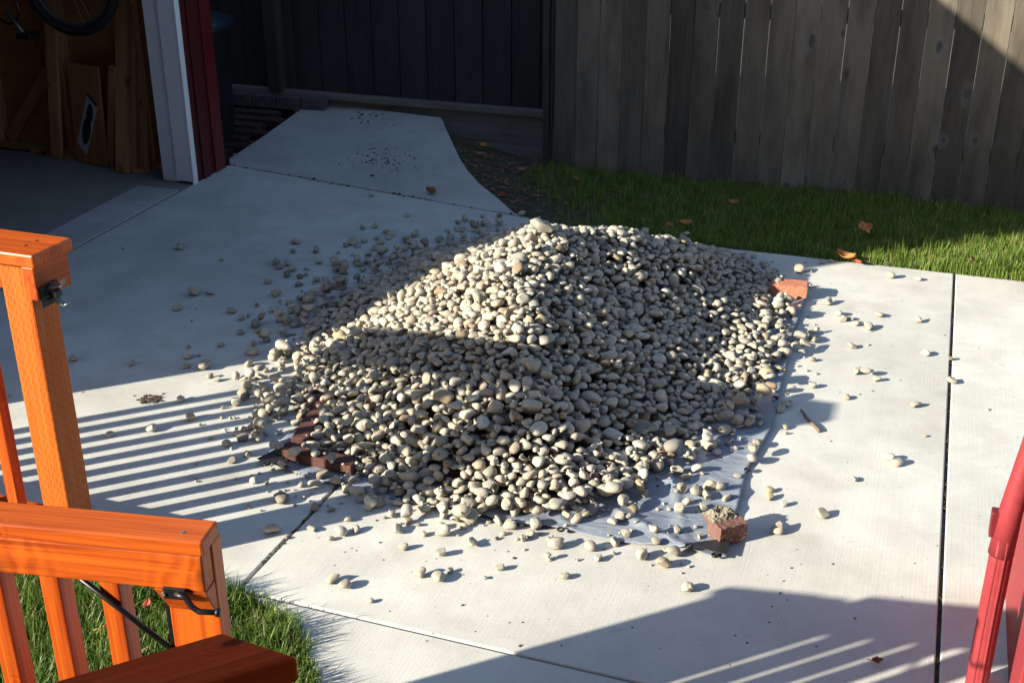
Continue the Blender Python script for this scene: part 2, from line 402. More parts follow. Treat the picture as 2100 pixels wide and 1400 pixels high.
s1 = [(thr_x(YJ + h_), YJ + h_), (XJ1 - g_, YJ + h_), (XJ1 - g_, 5.632), (-1.75, 5.660), (-1.95, joint_y(-1.95) - 0.006), (thr_x(6.1), joint_y(-4.07) - 0.006)]
s2 = [(XJ1 + g_, YJ + h_), (XJ2 - g_, YJ + h_), (XJ2 - g_, 5.612), (-1.35, 5.612), (XJ1 + g_, 5.630)]
s3 = [(XJ2 + g_, YJ + h_), (3.2, YJ + h_), (3.2, 5.612), (XJ2 + g_, 5.612)]
s4 = [(XJ2 - g_, YJ - h_)] + lawn_edge[:-1] + [(-1.04, -1.0), (XJ2 - g_, -1.0)]
s5 = [(XJ2 + g_, YJ - h_), (XJ2 + g_, -1.0), (3.2, -1.0), (3.2, YJ - h_)]
def ccw(p):
    a = sum(p[i][0] * p[(i + 1) % len(p)][1] - p[(i + 1) % len(p)][0] * p[i][1] for i in range(len(p)))
    return p if a > 0 else p[::-1]
mb = MB()
for p in (s1, s2, s4): mb.prism(ccw(p), -0.10, 0.0)
struct('patio', mb, M['concrete'], 0.004)
mb = MB()
for p in (s3, s5): mb.prism(ccw(p), -0.10, 0.0)
struct('patio_side', mb, M['concrete_b'], 0.004)
def on_ramp(u, v):
    p = G(u, v)
    for _ in range(30): p = G(u, v, ramp_z(p[0], p[1]))
    return p
rc = [on_ramp(u, v) for u, v in [(1055, 436), (1020, 405), (985, 377), (960, 350), (942, 322), (925, 285), (905, 241)]]
rl = [on_ramp(u, v) for u, v in [(640, 208), (600, 236), (540, 279), (470, 325)]]
ramp_poly = [(thr_x(6.14) - 0.0, joint_y(-4.07) + 0.008), (-1.97, joint_y(-1.97) + 0.008)] + [(p[0], p[1]) for p in rc] + [(p[0], p[1]) for p in rl]
mb = MB(); mb.prism(ccw(ramp_poly), -0.10, 0.0, ramp_z); struct('path', mb, M['concrete_c'], 0.006)
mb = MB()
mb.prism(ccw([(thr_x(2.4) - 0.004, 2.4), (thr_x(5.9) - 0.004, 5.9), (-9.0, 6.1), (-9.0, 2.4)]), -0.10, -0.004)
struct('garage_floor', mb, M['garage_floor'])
mb = MB()
mb.prism(ccw([(thr_x(2.9) - 0.018, 2.9), (thr_x(5.55) - 0.018, 5.55), (thr_x(5.55) - 0.30, 5.55), (thr_x(2.9) - 0.26, 2.9)]), -0.02, 0.001)
struct('door_apron', mb, M['concrete_c'], 0.002)

FENCE_Y = 7.0
def lawn_z(x, y):
    t = min(1, max(0, (y - 5.60) / 1.4)); return -0.012 - 0.078 * t + 0.010 * math.sin(x * 3.1 + y * 2.2)
def bank_z(x, y):
    """the dirt bank that slopes from the edge of the climbing path down to the lawn"""
    best = 9; bz = 0
    for p in rc:
        d = math.hypot(p[0] - x, p[1] - y)
        if d < best: best = d; bz = ramp_z(p[0], p[1])
    t = max(0.0, 1 - best / 0.75)
    return lawn_z(x, y) + (bz + 0.004) * t * t
def sheet(x0, x1, y0, y1, nx, ny, fz, keep=None):
    mb = MB(); vs = []; fs = []
    for j in range(ny + 1):
        for i in range(nx + 1):
            x = x0 + (x1 - x0) * i / nx; y = y0 + (y1 - y0) * j / ny; vs.append((x, y, fz(x, y)))
    for j in range(ny):
        for i in range(nx):
            q = (j * (nx + 1) + i, j * (nx + 1) + i + 1, (j + 1) * (nx + 1) + i + 1, (j + 1) * (nx + 1) + i)
            if keep is None or keep(x0 + (x1 - x0) * (i + .5) / nx, y0 + (y1 - y0) * (j + .5) / ny): fs.append(q)
    mb.add(vs, fs); return mb
def pip(x, y, poly):
    c = False; n = len(poly)
    for i in range(n):
        a, b_ = poly[i], poly[(i + 1) % n]
        if (a[1] > y) != (b_[1] > y) and x < (b_[0] - a[0]) * (y - a[1]) / (b_[1] - a[1]) + a[0]: c = not c
    return c
struct('lawn', sheet(-3.2, 3.6, 5.58, 7.6, 90, 30, bank_z), M['soil'], 0, True)
near_poly = [(-6.0, 2.29)] + lawn_edge + [(-6.0, -1.0)]
mb = MB(); mb.add([(x, y, -0.016) for x, y in near_poly], [tuple(range(len(near_poly)))[::-1]])
struct('front_lawn', mb, M['soil'])
# paved strip with kerb stones between garage and path
def pav_z(x, y): return 0.175 * (y - 6.10) - 0.025
mb = MB()
for j in range(9):
    y = 6.22 + j * 0.105
    for i in range(9):
        x = -5.55 + i * 0.205 + (0.1 if j % 2 else 0)
        z = pav_z(x, y) + rnd.uniform(-.0015, .0015)
        xr = -4.07 - 0.35 * (y - 6.10) * 0 + 0.0
        if pip(x + 0.2, y + 0.05, ramp_poly) or x > -3.95: continue
        mb.box((x, y, z - 0.05), (x + 0.202, y + 0.1035, z), 0)
struct('paving', mb, M['paver'], 0.004)
mb = MB()
for i in range(8):
    x = -5.4 + i * 0.19
    if x > -4.0: break
    mb.box((x, 7.06, 0.10), (x + 0.182, 7.135, 0.222), 0)
struct('kerb', mb, M['kerb'], 0.006)

# ------------------------------------------------------------------ fences
# the picket fence on the right: pickets, rails and an end post
pf = thing('picket_fence', 'weathered brown picket fence of tall vertical boards behind the grass strip', 'fence', (-0.4, FENCE_Y, -0.09))
mb = MB(); x = -2.235; k = 0
while x < 2.6:
    w = 0.1395; gap = 0.0022 + 0.0028 * rnd.random()
    if k in (7,): gap = 0.007
    if k < 4: gap = 0.003
    dy = rnd.uniform(-.003, .003); lean = rnd.uniform(-.002, .002)
    mb.beam((x + w / 2, FENCE_Y + 0.010 + dy, -0.10 + rnd.uniform(-.012, .012)), (x + w / 2 + lean, FENCE_Y + 0.010 + dy, 1.86), w, 0.018, (1, 0, 0))
    x += w + gap; k += 1
mb.build('picket_panel', M['picket'], pf, bevel=0.0015)
for zz in (0.22, 0.95, 1.62):
    MB().beam((-2.27, FENCE_Y + 0.045, zz), (2.6, FENCE_Y + 0.045, zz), 0.038, 0.085, (0, 1, 0)).build('rail', M['sill'], pf)
MB().beam((-2.281, FENCE_Y + 0.02, -0.14), (-2.285, FENCE_Y + 0.02, 1.9), 0.036, 0.10, (1, 0, 0)).build('post', M['mossy'], pf, bevel=0.003)
MB().beam((-2.249, FENCE_Y + 0.006, -0.12), (-2.249, FENCE_Y + 0.006, 1.86), 0.014, 0.03, (1, 0, 0)).build('trim_strip', M['old_fence'], pf)
# old board fence behind the path
OFY = 7.17
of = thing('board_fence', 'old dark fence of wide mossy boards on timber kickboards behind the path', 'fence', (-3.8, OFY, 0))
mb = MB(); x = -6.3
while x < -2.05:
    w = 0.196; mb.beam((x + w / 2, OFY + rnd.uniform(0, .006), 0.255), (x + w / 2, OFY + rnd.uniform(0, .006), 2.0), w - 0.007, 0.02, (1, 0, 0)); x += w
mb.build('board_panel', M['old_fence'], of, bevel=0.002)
MB().box((-6.3, OFY + 0.022, 0.24), (-2.27, OFY + 0.034, 1.98), 2).build('gap_light_block', M['old_fence'], of)  # sheet added behind the boards to stop light showing through their gaps
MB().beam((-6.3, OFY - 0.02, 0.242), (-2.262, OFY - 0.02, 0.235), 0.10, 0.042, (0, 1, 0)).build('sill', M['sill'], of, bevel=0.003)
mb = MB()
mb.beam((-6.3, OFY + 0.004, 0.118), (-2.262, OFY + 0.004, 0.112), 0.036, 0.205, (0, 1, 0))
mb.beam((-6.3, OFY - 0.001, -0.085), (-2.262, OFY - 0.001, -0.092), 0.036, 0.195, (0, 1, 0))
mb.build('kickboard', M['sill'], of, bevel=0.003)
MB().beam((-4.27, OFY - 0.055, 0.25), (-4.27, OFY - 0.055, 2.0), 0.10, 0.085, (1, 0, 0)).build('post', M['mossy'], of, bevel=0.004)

# ------------------------------------------------------------------ garage
ga = thing('garage', 'red garage with white door casing and an open front showing bare studs inside', 'garage', (-5.5, 4.3, 0))
GN = 2.34; GF = 6.06                                                # near and far corners along the front
def gpt(y, z, out=0.0): return (thr_x(y) - out, y, z)
def gable(y): return 2.665 + 0.25 * (min(y, 2 * 4.24 - y) - GN)
def wallprism(yz, out0, out1, name, mat, bevel=0.0):
    n = len(yz); mb = MB(); vs = [gpt(y, z, out0) for y, z in yz] + [gpt(y, z, out1) for y, z in yz]
    fs = [tuple(range(n)), tuple(reversed(range(n, 2 * n)))] + [(i, n + i, n + (i + 1) % n, (i + 1) % n) for i in range(n)]
    gs = [(z + 3, y + 5, 0.0) for y, z in yz] * 2
    mb.add(vs, fs, gs); return mb.build(name, mat, ga, bevel=bevel)
DN, DF, DH = 2.95, 5.69, 2.15
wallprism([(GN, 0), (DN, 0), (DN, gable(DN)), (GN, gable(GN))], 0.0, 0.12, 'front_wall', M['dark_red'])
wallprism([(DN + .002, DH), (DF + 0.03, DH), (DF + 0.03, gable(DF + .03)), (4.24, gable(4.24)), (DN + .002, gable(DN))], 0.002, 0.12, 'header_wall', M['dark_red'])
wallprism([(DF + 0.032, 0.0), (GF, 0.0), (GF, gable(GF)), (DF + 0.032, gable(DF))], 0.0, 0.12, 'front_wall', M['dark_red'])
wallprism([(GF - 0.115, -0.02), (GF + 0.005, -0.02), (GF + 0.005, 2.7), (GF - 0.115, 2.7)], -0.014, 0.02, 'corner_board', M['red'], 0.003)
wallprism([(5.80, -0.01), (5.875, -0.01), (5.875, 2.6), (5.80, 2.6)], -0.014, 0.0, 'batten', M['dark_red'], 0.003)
mb = MB()
for (y0, y1, xo) in ((GN + .002, GN + 0.12, 0.12), (GF - 0.085, GF - 0.002, 0.12)):
    yy = y0
    xe = thr_x(y0) - xo - 0.004
    yb = 0.085 * (xe + 9.2); h_ = gable(y0) - 0.02
    mb.add([(xe, y0, -.1), (xe, y1, -.1), (-9.2, y1 + yb, -.1), (-9.2, y0 + yb, -.1), (xe, y0, h_), (xe, y1, h_), (-9.2, y1 + yb, h_), (-9.2, y0 + yb, h_)], [(0, 1, 2, 3), (7, 6, 5, 4), (0, 4, 5, 1), (1, 5, 6, 2), (2, 6, 7, 3), (3, 7, 4, 0)])
mb.box((-9.35, GN + .4, -0.1), (-9.21, GF + .5, 3.2), 2)
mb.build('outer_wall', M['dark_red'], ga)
mb = MB()
for a, b_ in (((GN - 0.02), 4.24), (4.24, GF + 0.25)):
    za, zb = gable(a) + 0.02, gable(b_) + 0.02
    if a == 4.24: zb = gable(4.24) + .02 - 0.25 * (b_ - 4.24)
    vs = []
    for xx in (0, 1):
        for (y, z) in ((a, za), (b_, zb)):
            X = thr_x(y) + 0.02 if xx else -9.5
            vs += [(X, y, z), (X, y, z + 0.12)]
    mb.add(vs, [(0, 2, 3, 1), (4, 5, 7, 6), (0, 1, 5, 4), (2, 6, 7, 3), (0, 4, 6, 2), (1, 3, 7, 5)])
mb.build('roof', M['roof'], ga)
# white casing: flat jamb with a stepped stop and an outer edge
cas = thing
mb = MB()
yj = DF
mb.box((thr_x(yj) - 0.215, yj + 0.004, 0.0), (thr_x(yj) - 0.112, yj + 0.03, 2.2), 2)
mb.box((thr_x(yj) - 0.110, yj - 0.010, 0.012), (thr_x(yj) - 0.002, yj + 0.03, 2.2), 2)
mb.box((thr_x(yj) - 0.001, yj - 0.014, -0.002), (thr_x(yj) + 0.012, yj + 0.030, 2.2), 2)
mb.build('door_casing', M['white'], ga, bevel=0.003)
# interior of the far side wall
def IYx(x): return GF - 0.10 + 0.085 * (-4.1 - x)
def inner(x0, x1, back, depth, z0, z1, name, mat, bevel=0.002, vertical=False):
    mb = MB()
    if vertical:
        xm = (x0 + x1) / 2; y = IYx(xm) - back - depth / 2
        mb.beam((xm, y, z0), (xm, y, z1), x1 - x0, depth, (1, -0.085, 0))
    else:
        zc = (z0 + z1) / 2; mb.beam((x0, IYx(x0) - back - depth / 2, zc), (x1, IYx(x1) - back - depth / 2, zc), depth, z1 - z0, (0.085, 1, 0))
    return mb.build(name, mat, ga, bevel=bevel)
inner(-9.0, -4.2, -0.004, 0.010, 0.0, 2.5, 'sheathing', M['ply'], 0)
inner(-9.0, -4.3, 0.008, 0.086, -0.003, 0.036, 'bottom_plate', M['stud'])
for xm in (-4.45, -5.10, -5.72, -6.33, -6.95):
    inner(xm - 0.021, xm + 0.021, 0.008, 0.086, 0.037, 2.4, 'stud', M['stud'], 0.002, True)
MB().beam((-5.66, IYx(-5.66) - 0.05, 0.05), (-5.16, IYx(-5.16) - 0.05, 0.60), 0.075, 0.03, (0, 0, 1)).build('brace', M['stud'], ga, bevel=0.002)

# lumber leaning against the wall inside, placed along the picture's own feet
def leaner(label, u0, v0, u1, v1, Y, top_y, w, t, mat='stud', top=2.0, name='lumber_board'):
    a = G((u0 + u1) / 2, v0, 0.0)
    foot = Vector((a[0], a[1], 0.001))
    d = ray(u1, v1)
    # the top leans back towards the wall at top_y, found where that picture line meets it
    q = np.array([0, 0, CAMH]) + d * (top_y / d[1])
    dirv = (Vector(q) - foot); dirv = dirv * ((top) / max(0.2, dirv.z))
    o = MB().beam(foot, foot + dirv, w, t, (1, 0.0, 0)).build(name, M[mat], None, bevel=0.002)
    return tag(o, label, 'lumber', 'lumber stored inside the garage')
leaner('thick light timber standing upright beside the plywood offcut, nearest the camera', 252, 353, 252, 0, 5.7, 5.92, 0.082, 0.038)
leaner('thin brown timber standing just right of the thick light timber', 277, 350, 272, 0, 5.75, 5.97, 0.045, 0.03)
leaner('narrow timber third from the white casing in the leaning stack', 290, 345, 284, 0, 5.8, 5.98, 0.045, 0.03)
leaner('slim dark timber beside the white casing at the end of the stack', 312, 348, 293, 0, 5.85, 5.99, 0.035, 0.03)
leaner('pale timber behind the thin brown timber in the leaning stack', 268, 346, 263, 0, 5.85, 5.97, 0.06, 0.03)
leaner('dark narrow timber fourth from the white casing in the stack', 301, 346, 288, 0, 5.85, 5.98, 0.028, 0.03)
leaner('wide timber left of the plywood offcut reaching up behind the bicycle wheel', 130, 322, 105, 60, 5.78, 5.90, 0.075, 0.03)
leaner('short timber between the plywood offcut and the thick light timber', 226, 338, 232, 190, 5.78, 5.85, 0.05, 0.036, top=0.62)
po = thing('plywood_offcut', 'upright plywood offcut carrying a torn printed label, leaning inside the garage', 'plywood', tuple(G(188, 322)))
def foot_at(u, clear):
    for v in np.arange(300, 380, 0.5):
        p = G(u, v)
        if p[1] <= IYx(p[0]) - clear: return p
a = foot_at(157, 0.15); b_ = foot_at(218, 0.19)
lean = Vector((0, 0.045, 0.60)); e = Vector((b_[0] - a[0], b_[1] - a[1], 0))
A = Vector((a[0], a[1], 0.002)); Nf = e.cross(lean).normalized()
def onb(u, v, d): return A + e * u + lean * v + Nf * d
def slab(pts, d0, d1, name, mat, parent, **kw):
    n = len(pts); mb = MB(); vs = [onb(u, v, d0) for u, v in pts] + [onb(u, v, d1) for u, v in pts]
    mb.add(vs, [tuple(range(n)), tuple(reversed(range(n, 2 * n)))] + [(i, n + i, n + (i + 1) % n, (i + 1) % n) for i in range(n)], [(v * .6 + 2, u * .2, 0) for u, v in pts] * 2)
    return mb.build(name, mat, parent, **kw)
slab([(0, 0), (1, 0), (1, 1), (0, 1)], -0.016, 0.0, 'panel', M['ply'], po)
lab = slab([(0.10, 0.20), (0.37, 0.075), (0.90, 0.60), (0.60, 0.72)], 0.001, 0.003, 'printed_label', M['paper'], po)
rr_ = lambda cx, cy, w, h, ang: [(cx + (w * math.cos(t) ** 1) * math.cos(ang) - h * math.sin(t) * math.sin(ang), cy + w * math.cos(t) * math.sin(ang) * 0.9 + h * math.sin(t) * math.cos(ang)) for t in [i * math.pi / 9 for i in range(18)]]
slab(rr_(0.46, 0.335, 0.20, 0.105, 0.75), 0.0035, 0.0045, 'picture', M['ink'], lab)
slab(rr_(0.62, 0.515, 0.14, 0.085, 0.75), 0.0035, 0.0045, 'picture', M['ink'], lab)
slab([(0.585, 0.705), (0.885, 0.59), (0.905, 0.615), (0.605, 0.735)], 0.0035, 0.0045, 'header_strip', M['ink'], lab)
tag(MB().beam(G(78, 281) + np.array((0, 0, .012)), G(134, 290) + np.array((0, 0, .012)), 0.04, 0.022).build('wood_scrap', M['stud'], None, bevel=.002), 'pale lath scrap lying on the garage floor by the studs', 'wood scrap', 'wood scraps on the garage floor')
for i, (u, v, an, lb) in enumerate([(78, 312, .2, 'orange wood shaving lying farthest left on the garage floor'), (112, 315, 1.0, 'curled orange shaving in the middle of the garage floor litter'), (148, 324, .1, 'bright orange shaving at the left foot of the plywood offcut'), (132, 303, .4, 'long brown shaving against the stud wall base'), (290, 352, .5, 'brown shaving at the foot of the leaning timbers')]):
    p = G(u, v); q = Vector((p[0], p[1], 0.006)); d = Vector((math.cos(an), math.sin(an), 0.05))
    tag(MB().beam(q - d * .05, q + d * .05, 0.022, 0.004, (0, 0.3, 1)).build('wood_shaving', M['leaf_orange'], None), lb, 'wood shaving', 'wood shavings on the garage floor')

# bicycle hung on the studs
WC = onY(141, -48, 5.72); WR = 0.335
bk = thing('bicycle', 'dark bicycle hanging on the garage studs with its front wheel lowest', 'bicycle', tuple(WC))
def wheel(c):
    w = bpy.data.objects.new('wheel', None); C.objects.link(w); w.parent = bk; w.location = Vector(c) - Vector(WC)
    MB().torus(c, WR - 0.026, 0.027, (0, 1, 0), 72, 10).build('tyre', M['rubber'], w, True)
    MB().torus(c, WR - 0.062, 0.010, (0, 1, 0), 72, 8).build('rim', M['alu'], w, True)
    mb = MB()
    for k in range(28):
        t = k * 2 * math.pi / 28; t2 = t + (0.9 if k % 2 else -0.9)
        mb.tube([(c[0] + .02 * math.cos(t2), c[1] + (.02 if k % 4 < 2 else -.02), c[2] + .02 * math.sin(t2)), (c[0] + (WR - .068) * math.cos(t), c[1], c[2] + (WR - .068) * math.sin(t))], 0.0010, 4)
    mb.build('spokes', M['alu'], w)
    MB().tube([(c[0], c[1] - .04, c[2]), (c[0], c[1] + .04, c[2])], 0.022, 12).build('hub', M['alu'], w, True)
W = np.array(WC); BB = W + np.array((-0.60, 0.0, 0.10)); RWc = W + np.array((-1.02, 0, 0.16)); HT = W + np.array((-0.13, 0, 0.56)); ST = W + np.array((-0.72, 0, 0.62))
wheel(W); wheel(RWc)
mb = MB(); mb.tube([BB, HT + np.array((0, 0, -.10))], 0.018).tube([ST, HT], 0.016).tube([BB, ST], 0.016).tube([HT + np.array((0.02, 0, -.14)), HT + np.array((-.01, 0, .04))], 0.019)
mb.tube([BB + np.array((0, .03, 0)), RWc + np.array((0, .055, 0))], 0.009).tube([BB + np.array((0, -.03, 0)), RWc + np.array((0, -.055, 0))], 0.009)
mb.tube([ST, RWc + np.array((0, .055, 0))], 0.008).tube([ST, RWc + np.array((0, -.055, 0))], 0.008)
mb.build('frame', M['bike_paint'], bk, True)
mb = MB()
for s_ in (-.05, .05): mb.tube([HT + np.array((0.02, s_ * .8, -.15)), W + np.array((-.01, s_, 0.1)), W + np.array((0, s_, 0))], 0.011)
mb.build('fork', M['bike_paint'], bk, True)
MB().tube([HT + np.array((-.02, -.3, .12)), HT + np.array((.03, -.08, .1)), HT + np.array((.03, .08, .1)), HT + np.array((-.02, .3, .12))], 0.012).build('handlebar', M['black'], bk, True)
pc0 = onY(12, 24, 5.62); pc1 = onY(52, 74, 5.62)
MB().tube([pc0, pc1], 0.011, 8).build('crank_arm', M['alu'], bk, True)
MB().box(np.array(pc1) + np.array((-.02, -.06, -.012)), np.array(pc1) + np.array((.075, .04, .022)), 0).build('pedal', M['black'], bk, bevel=.004)
MB().lathe([(0.0, 0), (.09, 0.0), (.095, .003), (.09, .006), (0, .006)], (0, 0, 0), 30)
MB().torus(np.array(pc0) + np.array((-.02, .03, .01)), 0.085, 0.008, (0, 1, 0), 30, 6).build('chainring', M['black'], bk)

# ------------------------------------------------------------------ dustbin
bc = (-4.52, 6.52)
bz = pav_z(*bc) - 0.02
tc = thing('trash_can', 'dark round plastic trash can with blue lid between garage and old fence', 'trash can', (bc[0], bc[1], bz))
MB().lathe([(0.0, 0.0), (0.205, 0.0), (0.215, 0.02), (0.245, 0.70), (0.262, 0.705), (0.265, 0.74), (0.25, 0.75), (0.0, 0.74)], (bc[0], bc[1], bz), 36).build('body', M['bin'], tc, True)
MB().lathe([(0.275, 0.735), (0.282, 0.75), (0.28, 0.77), (0.255, 0.785), (0.15, 0.82), (0.0, 0.83)], (bc[0], bc[1], bz), 36).build('lid', M['bin_lid'], tc, True)
MB().tube([(bc[0] - .08, bc[1], bz + .82), (bc[0] - .05, bc[1], bz + .865), (bc[0] + .05, bc[1], bz + .865), (bc[0] + .08, bc[1], bz + .82)], 0.012, 8).build('handle', M['bin_lid'], tc, True)

# ------------------------------------------------------------------ house on the camera's side
ho = thing('house', 'red painted house wall corner at the edge of the patio', 'house', (0.37, 3.05, 0))
MB().box((0.37, 2.45, -0.1), (0.47, 3.05, 0.56), 2).build('side_wall', M['red_wall'], ho, bevel=0.004)
MB().box((-3.0, -1.25, -0.1), (9.0, -1.042, 5.6), 2).build('rear_wall', M['dark_red'], ho)  # out of view; widened and raised to block the southern sky
MB().box((-0.80, -1.04, 0.22), (0.36, 0.55, 0.30), 0).build('porch', M['stain_dark'], ho)
# downspout with its strap
PD = 2.565
pp = [onY(1997, 1425, PD), onY(2003, 1400, PD), onY(2033, 1240, PD), onY(2051, 1150, PD), onY(2060, 1100, PD)]
for q in pp: q[2] = max(q[2], 0.0)
ds = MB().tube([tuple(q) for q in pp], 0.0265, 20).build('downspout', M['red_wall'], ho, True)
mb = MB()
for off in (-0.011, 0.006):
    mb.tube([(q[0] + off, q[1] - 0.0245 + abs(off) * .2, q[2]) for q in pp], 0.0045, 6)
mb.build('flute', M['red_wall'], ds, True)
e0 = onY(2052, 1135, PD); e1 = onY(2074, 1045, PD); e2 = onY(2125, 890, PD + 0.02); e3 = onY(2140, 840, PD + .03)
MB().tube([tuple(e0), tuple(e1), tuple(e2), tuple(e3)], [0.0285, 0.0260, 0.0230, 0.0230], 18).build('elbow', M['red_wall'], ds, True)
w0 = onY(2050, 1100, PD); w1 = onY(2062, 1050, PD)
mb = MB(); mb.beam((w0[0] - .016, w0[1] + .004, w0[2]), (w1[0] - .020, w1[1] + .004, w1[2]), 0.018, 0.030, (1, 0, 0))
mb.build('strap', M['red'], ds, bevel=.003)

# ------------------------------------------------------------------ orange fence by the lawn: post, cap, balusters
wf = thing('orange_fence', 'orange stained low fence with incised end post and black gate catch', 'fence', (-2.11, 2.23, 0))
PX0, PX1, PY0, PY1 = -2.158, -2.069, 2.187, 2.276
MB().box((PX0, PY0, -0.04), (PX1, PY1, 0.944), 2, (0.3, 0.0, 0.0)).build('post', M['stain_post'], wf, bevel=0.005)
MB().box((-3.60, 2.158, 0.946), (-2.018, 2.305, 0.981), 0).build('cap', M['stain'], wf, bevel=0.005)
MB().box((PX1 + .001, 2.168, 0.856), (PX1 + 0.037, 2.296, 0.944), 1).build('stop_block', M['stain'], wf, bevel=0.003)
MB().box((-3.60, 2.212, 0.856), (PX0 - .002, 2.250, 0.944), 0).build('top_rail', M['stain'], wf, bevel=0.003)
MB().box((-3.60, 2.212, 0.10), (PX0 - .002, 2.250, 0.185), 0).build('bottom_rail', M['stain'], wf, bevel=0.003)
bal0 = MB().box((PX0 - 0.075 - 0.036, 2.176, 0.06), (PX0 - 0.075, 2.210, 0.935), 2).build('baluster', M['stain'], wf, bevel=0.003)
for i in range(1, 12):
    c = bal0.copy(); C.objects.link(c); c.parent = wf; c.location.x -= 0.118 * i
for sx, sy in ((-2.085, 2.215), (-2.085, 2.255), (-2.40, 2.23)): MB().tube([(sx, sy, 0.9795), (sx, sy, 0.9822)], 0.0038, 8).build('screw', M['black'], wf)
lt = MB().box((PX1 + 0.038, 2.175, 0.835), (PX1 + 0.043, 2.240, 0.890), 2).build('gate_catch', M['black'], wf, bevel=0.001)
y0 = 2.205; x0 = PX1 + 0.044
MB().beam((x0, y0, 0.883), (x0 + 0.034, y0 + 0.012, 0.888), 0.020, 0.004, (0, 1, 0.2)).beam((x0 + .03, y0 + .012, 0.886), (x0 + 0.036, y0 + 0.018, 0.903), 0.014, 0.004, (0, 1, 0)).build('upper_jaw', M['zinc'], lt, bevel=.001)
MB().beam((x0, y0, 0.852), (x0 + 0.036, y0 + 0.008, 0.836), 0.018, 0.004, (0, 1, 0)).beam((x0 + .035, y0 + .008, 0.835), (x0 + 0.042, y0 + 0.010, 0.840), 0.016, 0.004, (0, 1, 0)).build('lower_jaw', M['zinc'], lt, bevel=.001)
MB().tube([(x0 + 0.016, y0 - 0.010, 0.866), (x0 + 0.016, y0 + 0.012, 0.866)], 0.011, 16).build('cam_disc', M['black'], lt)

# ------------------------------------------------------------------ the swung-open gate
gt = thing('gate', 'orange stained low gate swung open over the grass with black latch bar', 'gate', (-1.010, 1.338, 0))
ga_az = R(10.5)
gE = Vector((math.cos(ga_az), math.sin(ga_az), 0)); gM = Vector((-math.sin(ga_az), math.cos(ga_az), 0)); gO = Vector((-1.010, 1.338, 0)); GK = 1.06; GTOP = 0.891
def gp(s, m, z): return gO + gE * (s * GK) + gM * (m * GK) + Vector((0, 0, max(0.03, GTOP - (0.951 - z) * GK)))
def gbox(s0, s1, m0, m1, z0, z1, grain=0, mb=None):
    mb = mb or MB(); off = (rnd.uniform(0, 40), rnd.uniform(0, 40), rnd.uniform(0, 40))
    pts = [(a, b_, c) for a in (s0, s1) for b_ in (m0, m1) for c in (z0, z1)]
    ax = [grain] + [a for a in (0, 1, 2) if a != grain]
    mb.add([gp(*p) for p in pts], [(0, 1, 3, 2), (4, 6, 7, 5), (0, 4, 5, 1), (2, 3, 7, 6), (0, 2, 6, 4), (1, 5, 7, 3)], [tuple(p[a] + off[i] for i, a in enumerate(ax)) for p in pts])
    return mb
GL = 0.60
gbox(-GL, 0.0, 0.0, 0.064, 0.925, 0.951).build('cap', M['stain'], gt, bevel=0.004)
gbox(-GL, -0.004, 0.001, 0.036, 0.858, 0.9245).build('top_rail', M['stain'], gt, bevel=0.003)
gbox(-GL, -0.004, 0.001, 0.036, 0.29, 0.355).build('bottom_rail', M['stain'], gt, bevel=0.003)
gbox(-0.088, -0.002, 0.037, 0.073, 0.05, 0.923, 2).build('stile', M['stain'], gt, bevel=0.003)
gbox(-GL, -GL + 0.086, 0.037, 0.073, 0.05, 0.923, 2).build('stile', M['stain'], gt, bevel=0.003)
mb = MB()
pts = [(-0.088, 0.036, 0.856), (-0.003, 0.036, 0.856), (-0.003, 0.036, 0.80), (-0.088, 0.036, 0.80)]
mb.add([gp(-0.090, 0.0, 0.857), gp(-0.003, 0.0, 0.857), gp(-0.003, 0.036, 0.857), gp(-0.090, 0.036, 0.857), gp(-0.082, 0.030, 0.800), gp(-0.003, 0.030, 0.800), gp(-0.003, 0.036, 0.800), gp(-0.082, 0.036, 0.800)],
       [(0, 3, 2, 1), (4, 5, 6, 7), (0, 1, 5, 4), (1, 2, 6, 5), (2, 3, 7, 6), (3, 0, 4, 7)])
mb.build('wedge_block', M['stain'], gt, bevel=0.002)
gb0 = gbox(-0.088 - 0.082 - 0.034, -0.088 - 0.082, 0.037, 0.077, 0.06, 0.915, 2).build('baluster', M['stain'], gt, bevel=0.003)
for i in range(1, 5):
    c = gb0.copy(); C.objects.link(c); c.parent = gt; c.location = gb0.location - gE * (0.104 * GK * i)
gbox(-0.40, -0.092, 0.020, 0.034, 0.851, 0.857).build('frame_bar', M['black'], gt)
gbox(-0.094, -0.0885, 0.037, 0.052, 0.10, 0.851).build('frame_bar', M['black'], gt)
MB().tube([gp(-0.245, 0.03, 0.853), gp(-0.092, 0.034, 0.715)], 0.0048, 8).tube([gp(-0.092, 0.034, 0.715), gp(-0.02, 0.034, 0.655)], 0.0048, 8).build('brace_rod', M['black'], gt, True)
lb = gbox(-0.072, -0.034, -0.006, -0.001, 0.845, 0.866).build('latch_bar', M['black'], gt, bevel=0.002)
MB().tube([gp(-0.050, -0.008, 0.857), gp(-0.034, -0.009, 0.855), gp(-0.024, -0.010, 0.838), gp(-0.012, -0.012, 0.832), gp(0.018, -0.012, 0.834)], 0.0050, 10).build('striker', M['black'], lb, True)
MB().tube([gp(0.016, -0.012, 0.834), gp(0.022, -0.012, 0.834)], 0.0075, 12).build('striker_head', M['black'], lb, True)
mb = MB()
for s_ in (-0.07, -0.046): mb.tube([gp(s_, -0.009, 0.855), gp(s_, -0.005, 0.855)], 0.0036, 8)
mb.build('bolt', M['zinc'], lb)
mb = MB(); mb.tube([gp(-0.040, 0.022, 0.949), gp(-0.040, 0.022, 0.952)], 0.0035, 8); mb.build('screw', M['zinc'], gt)
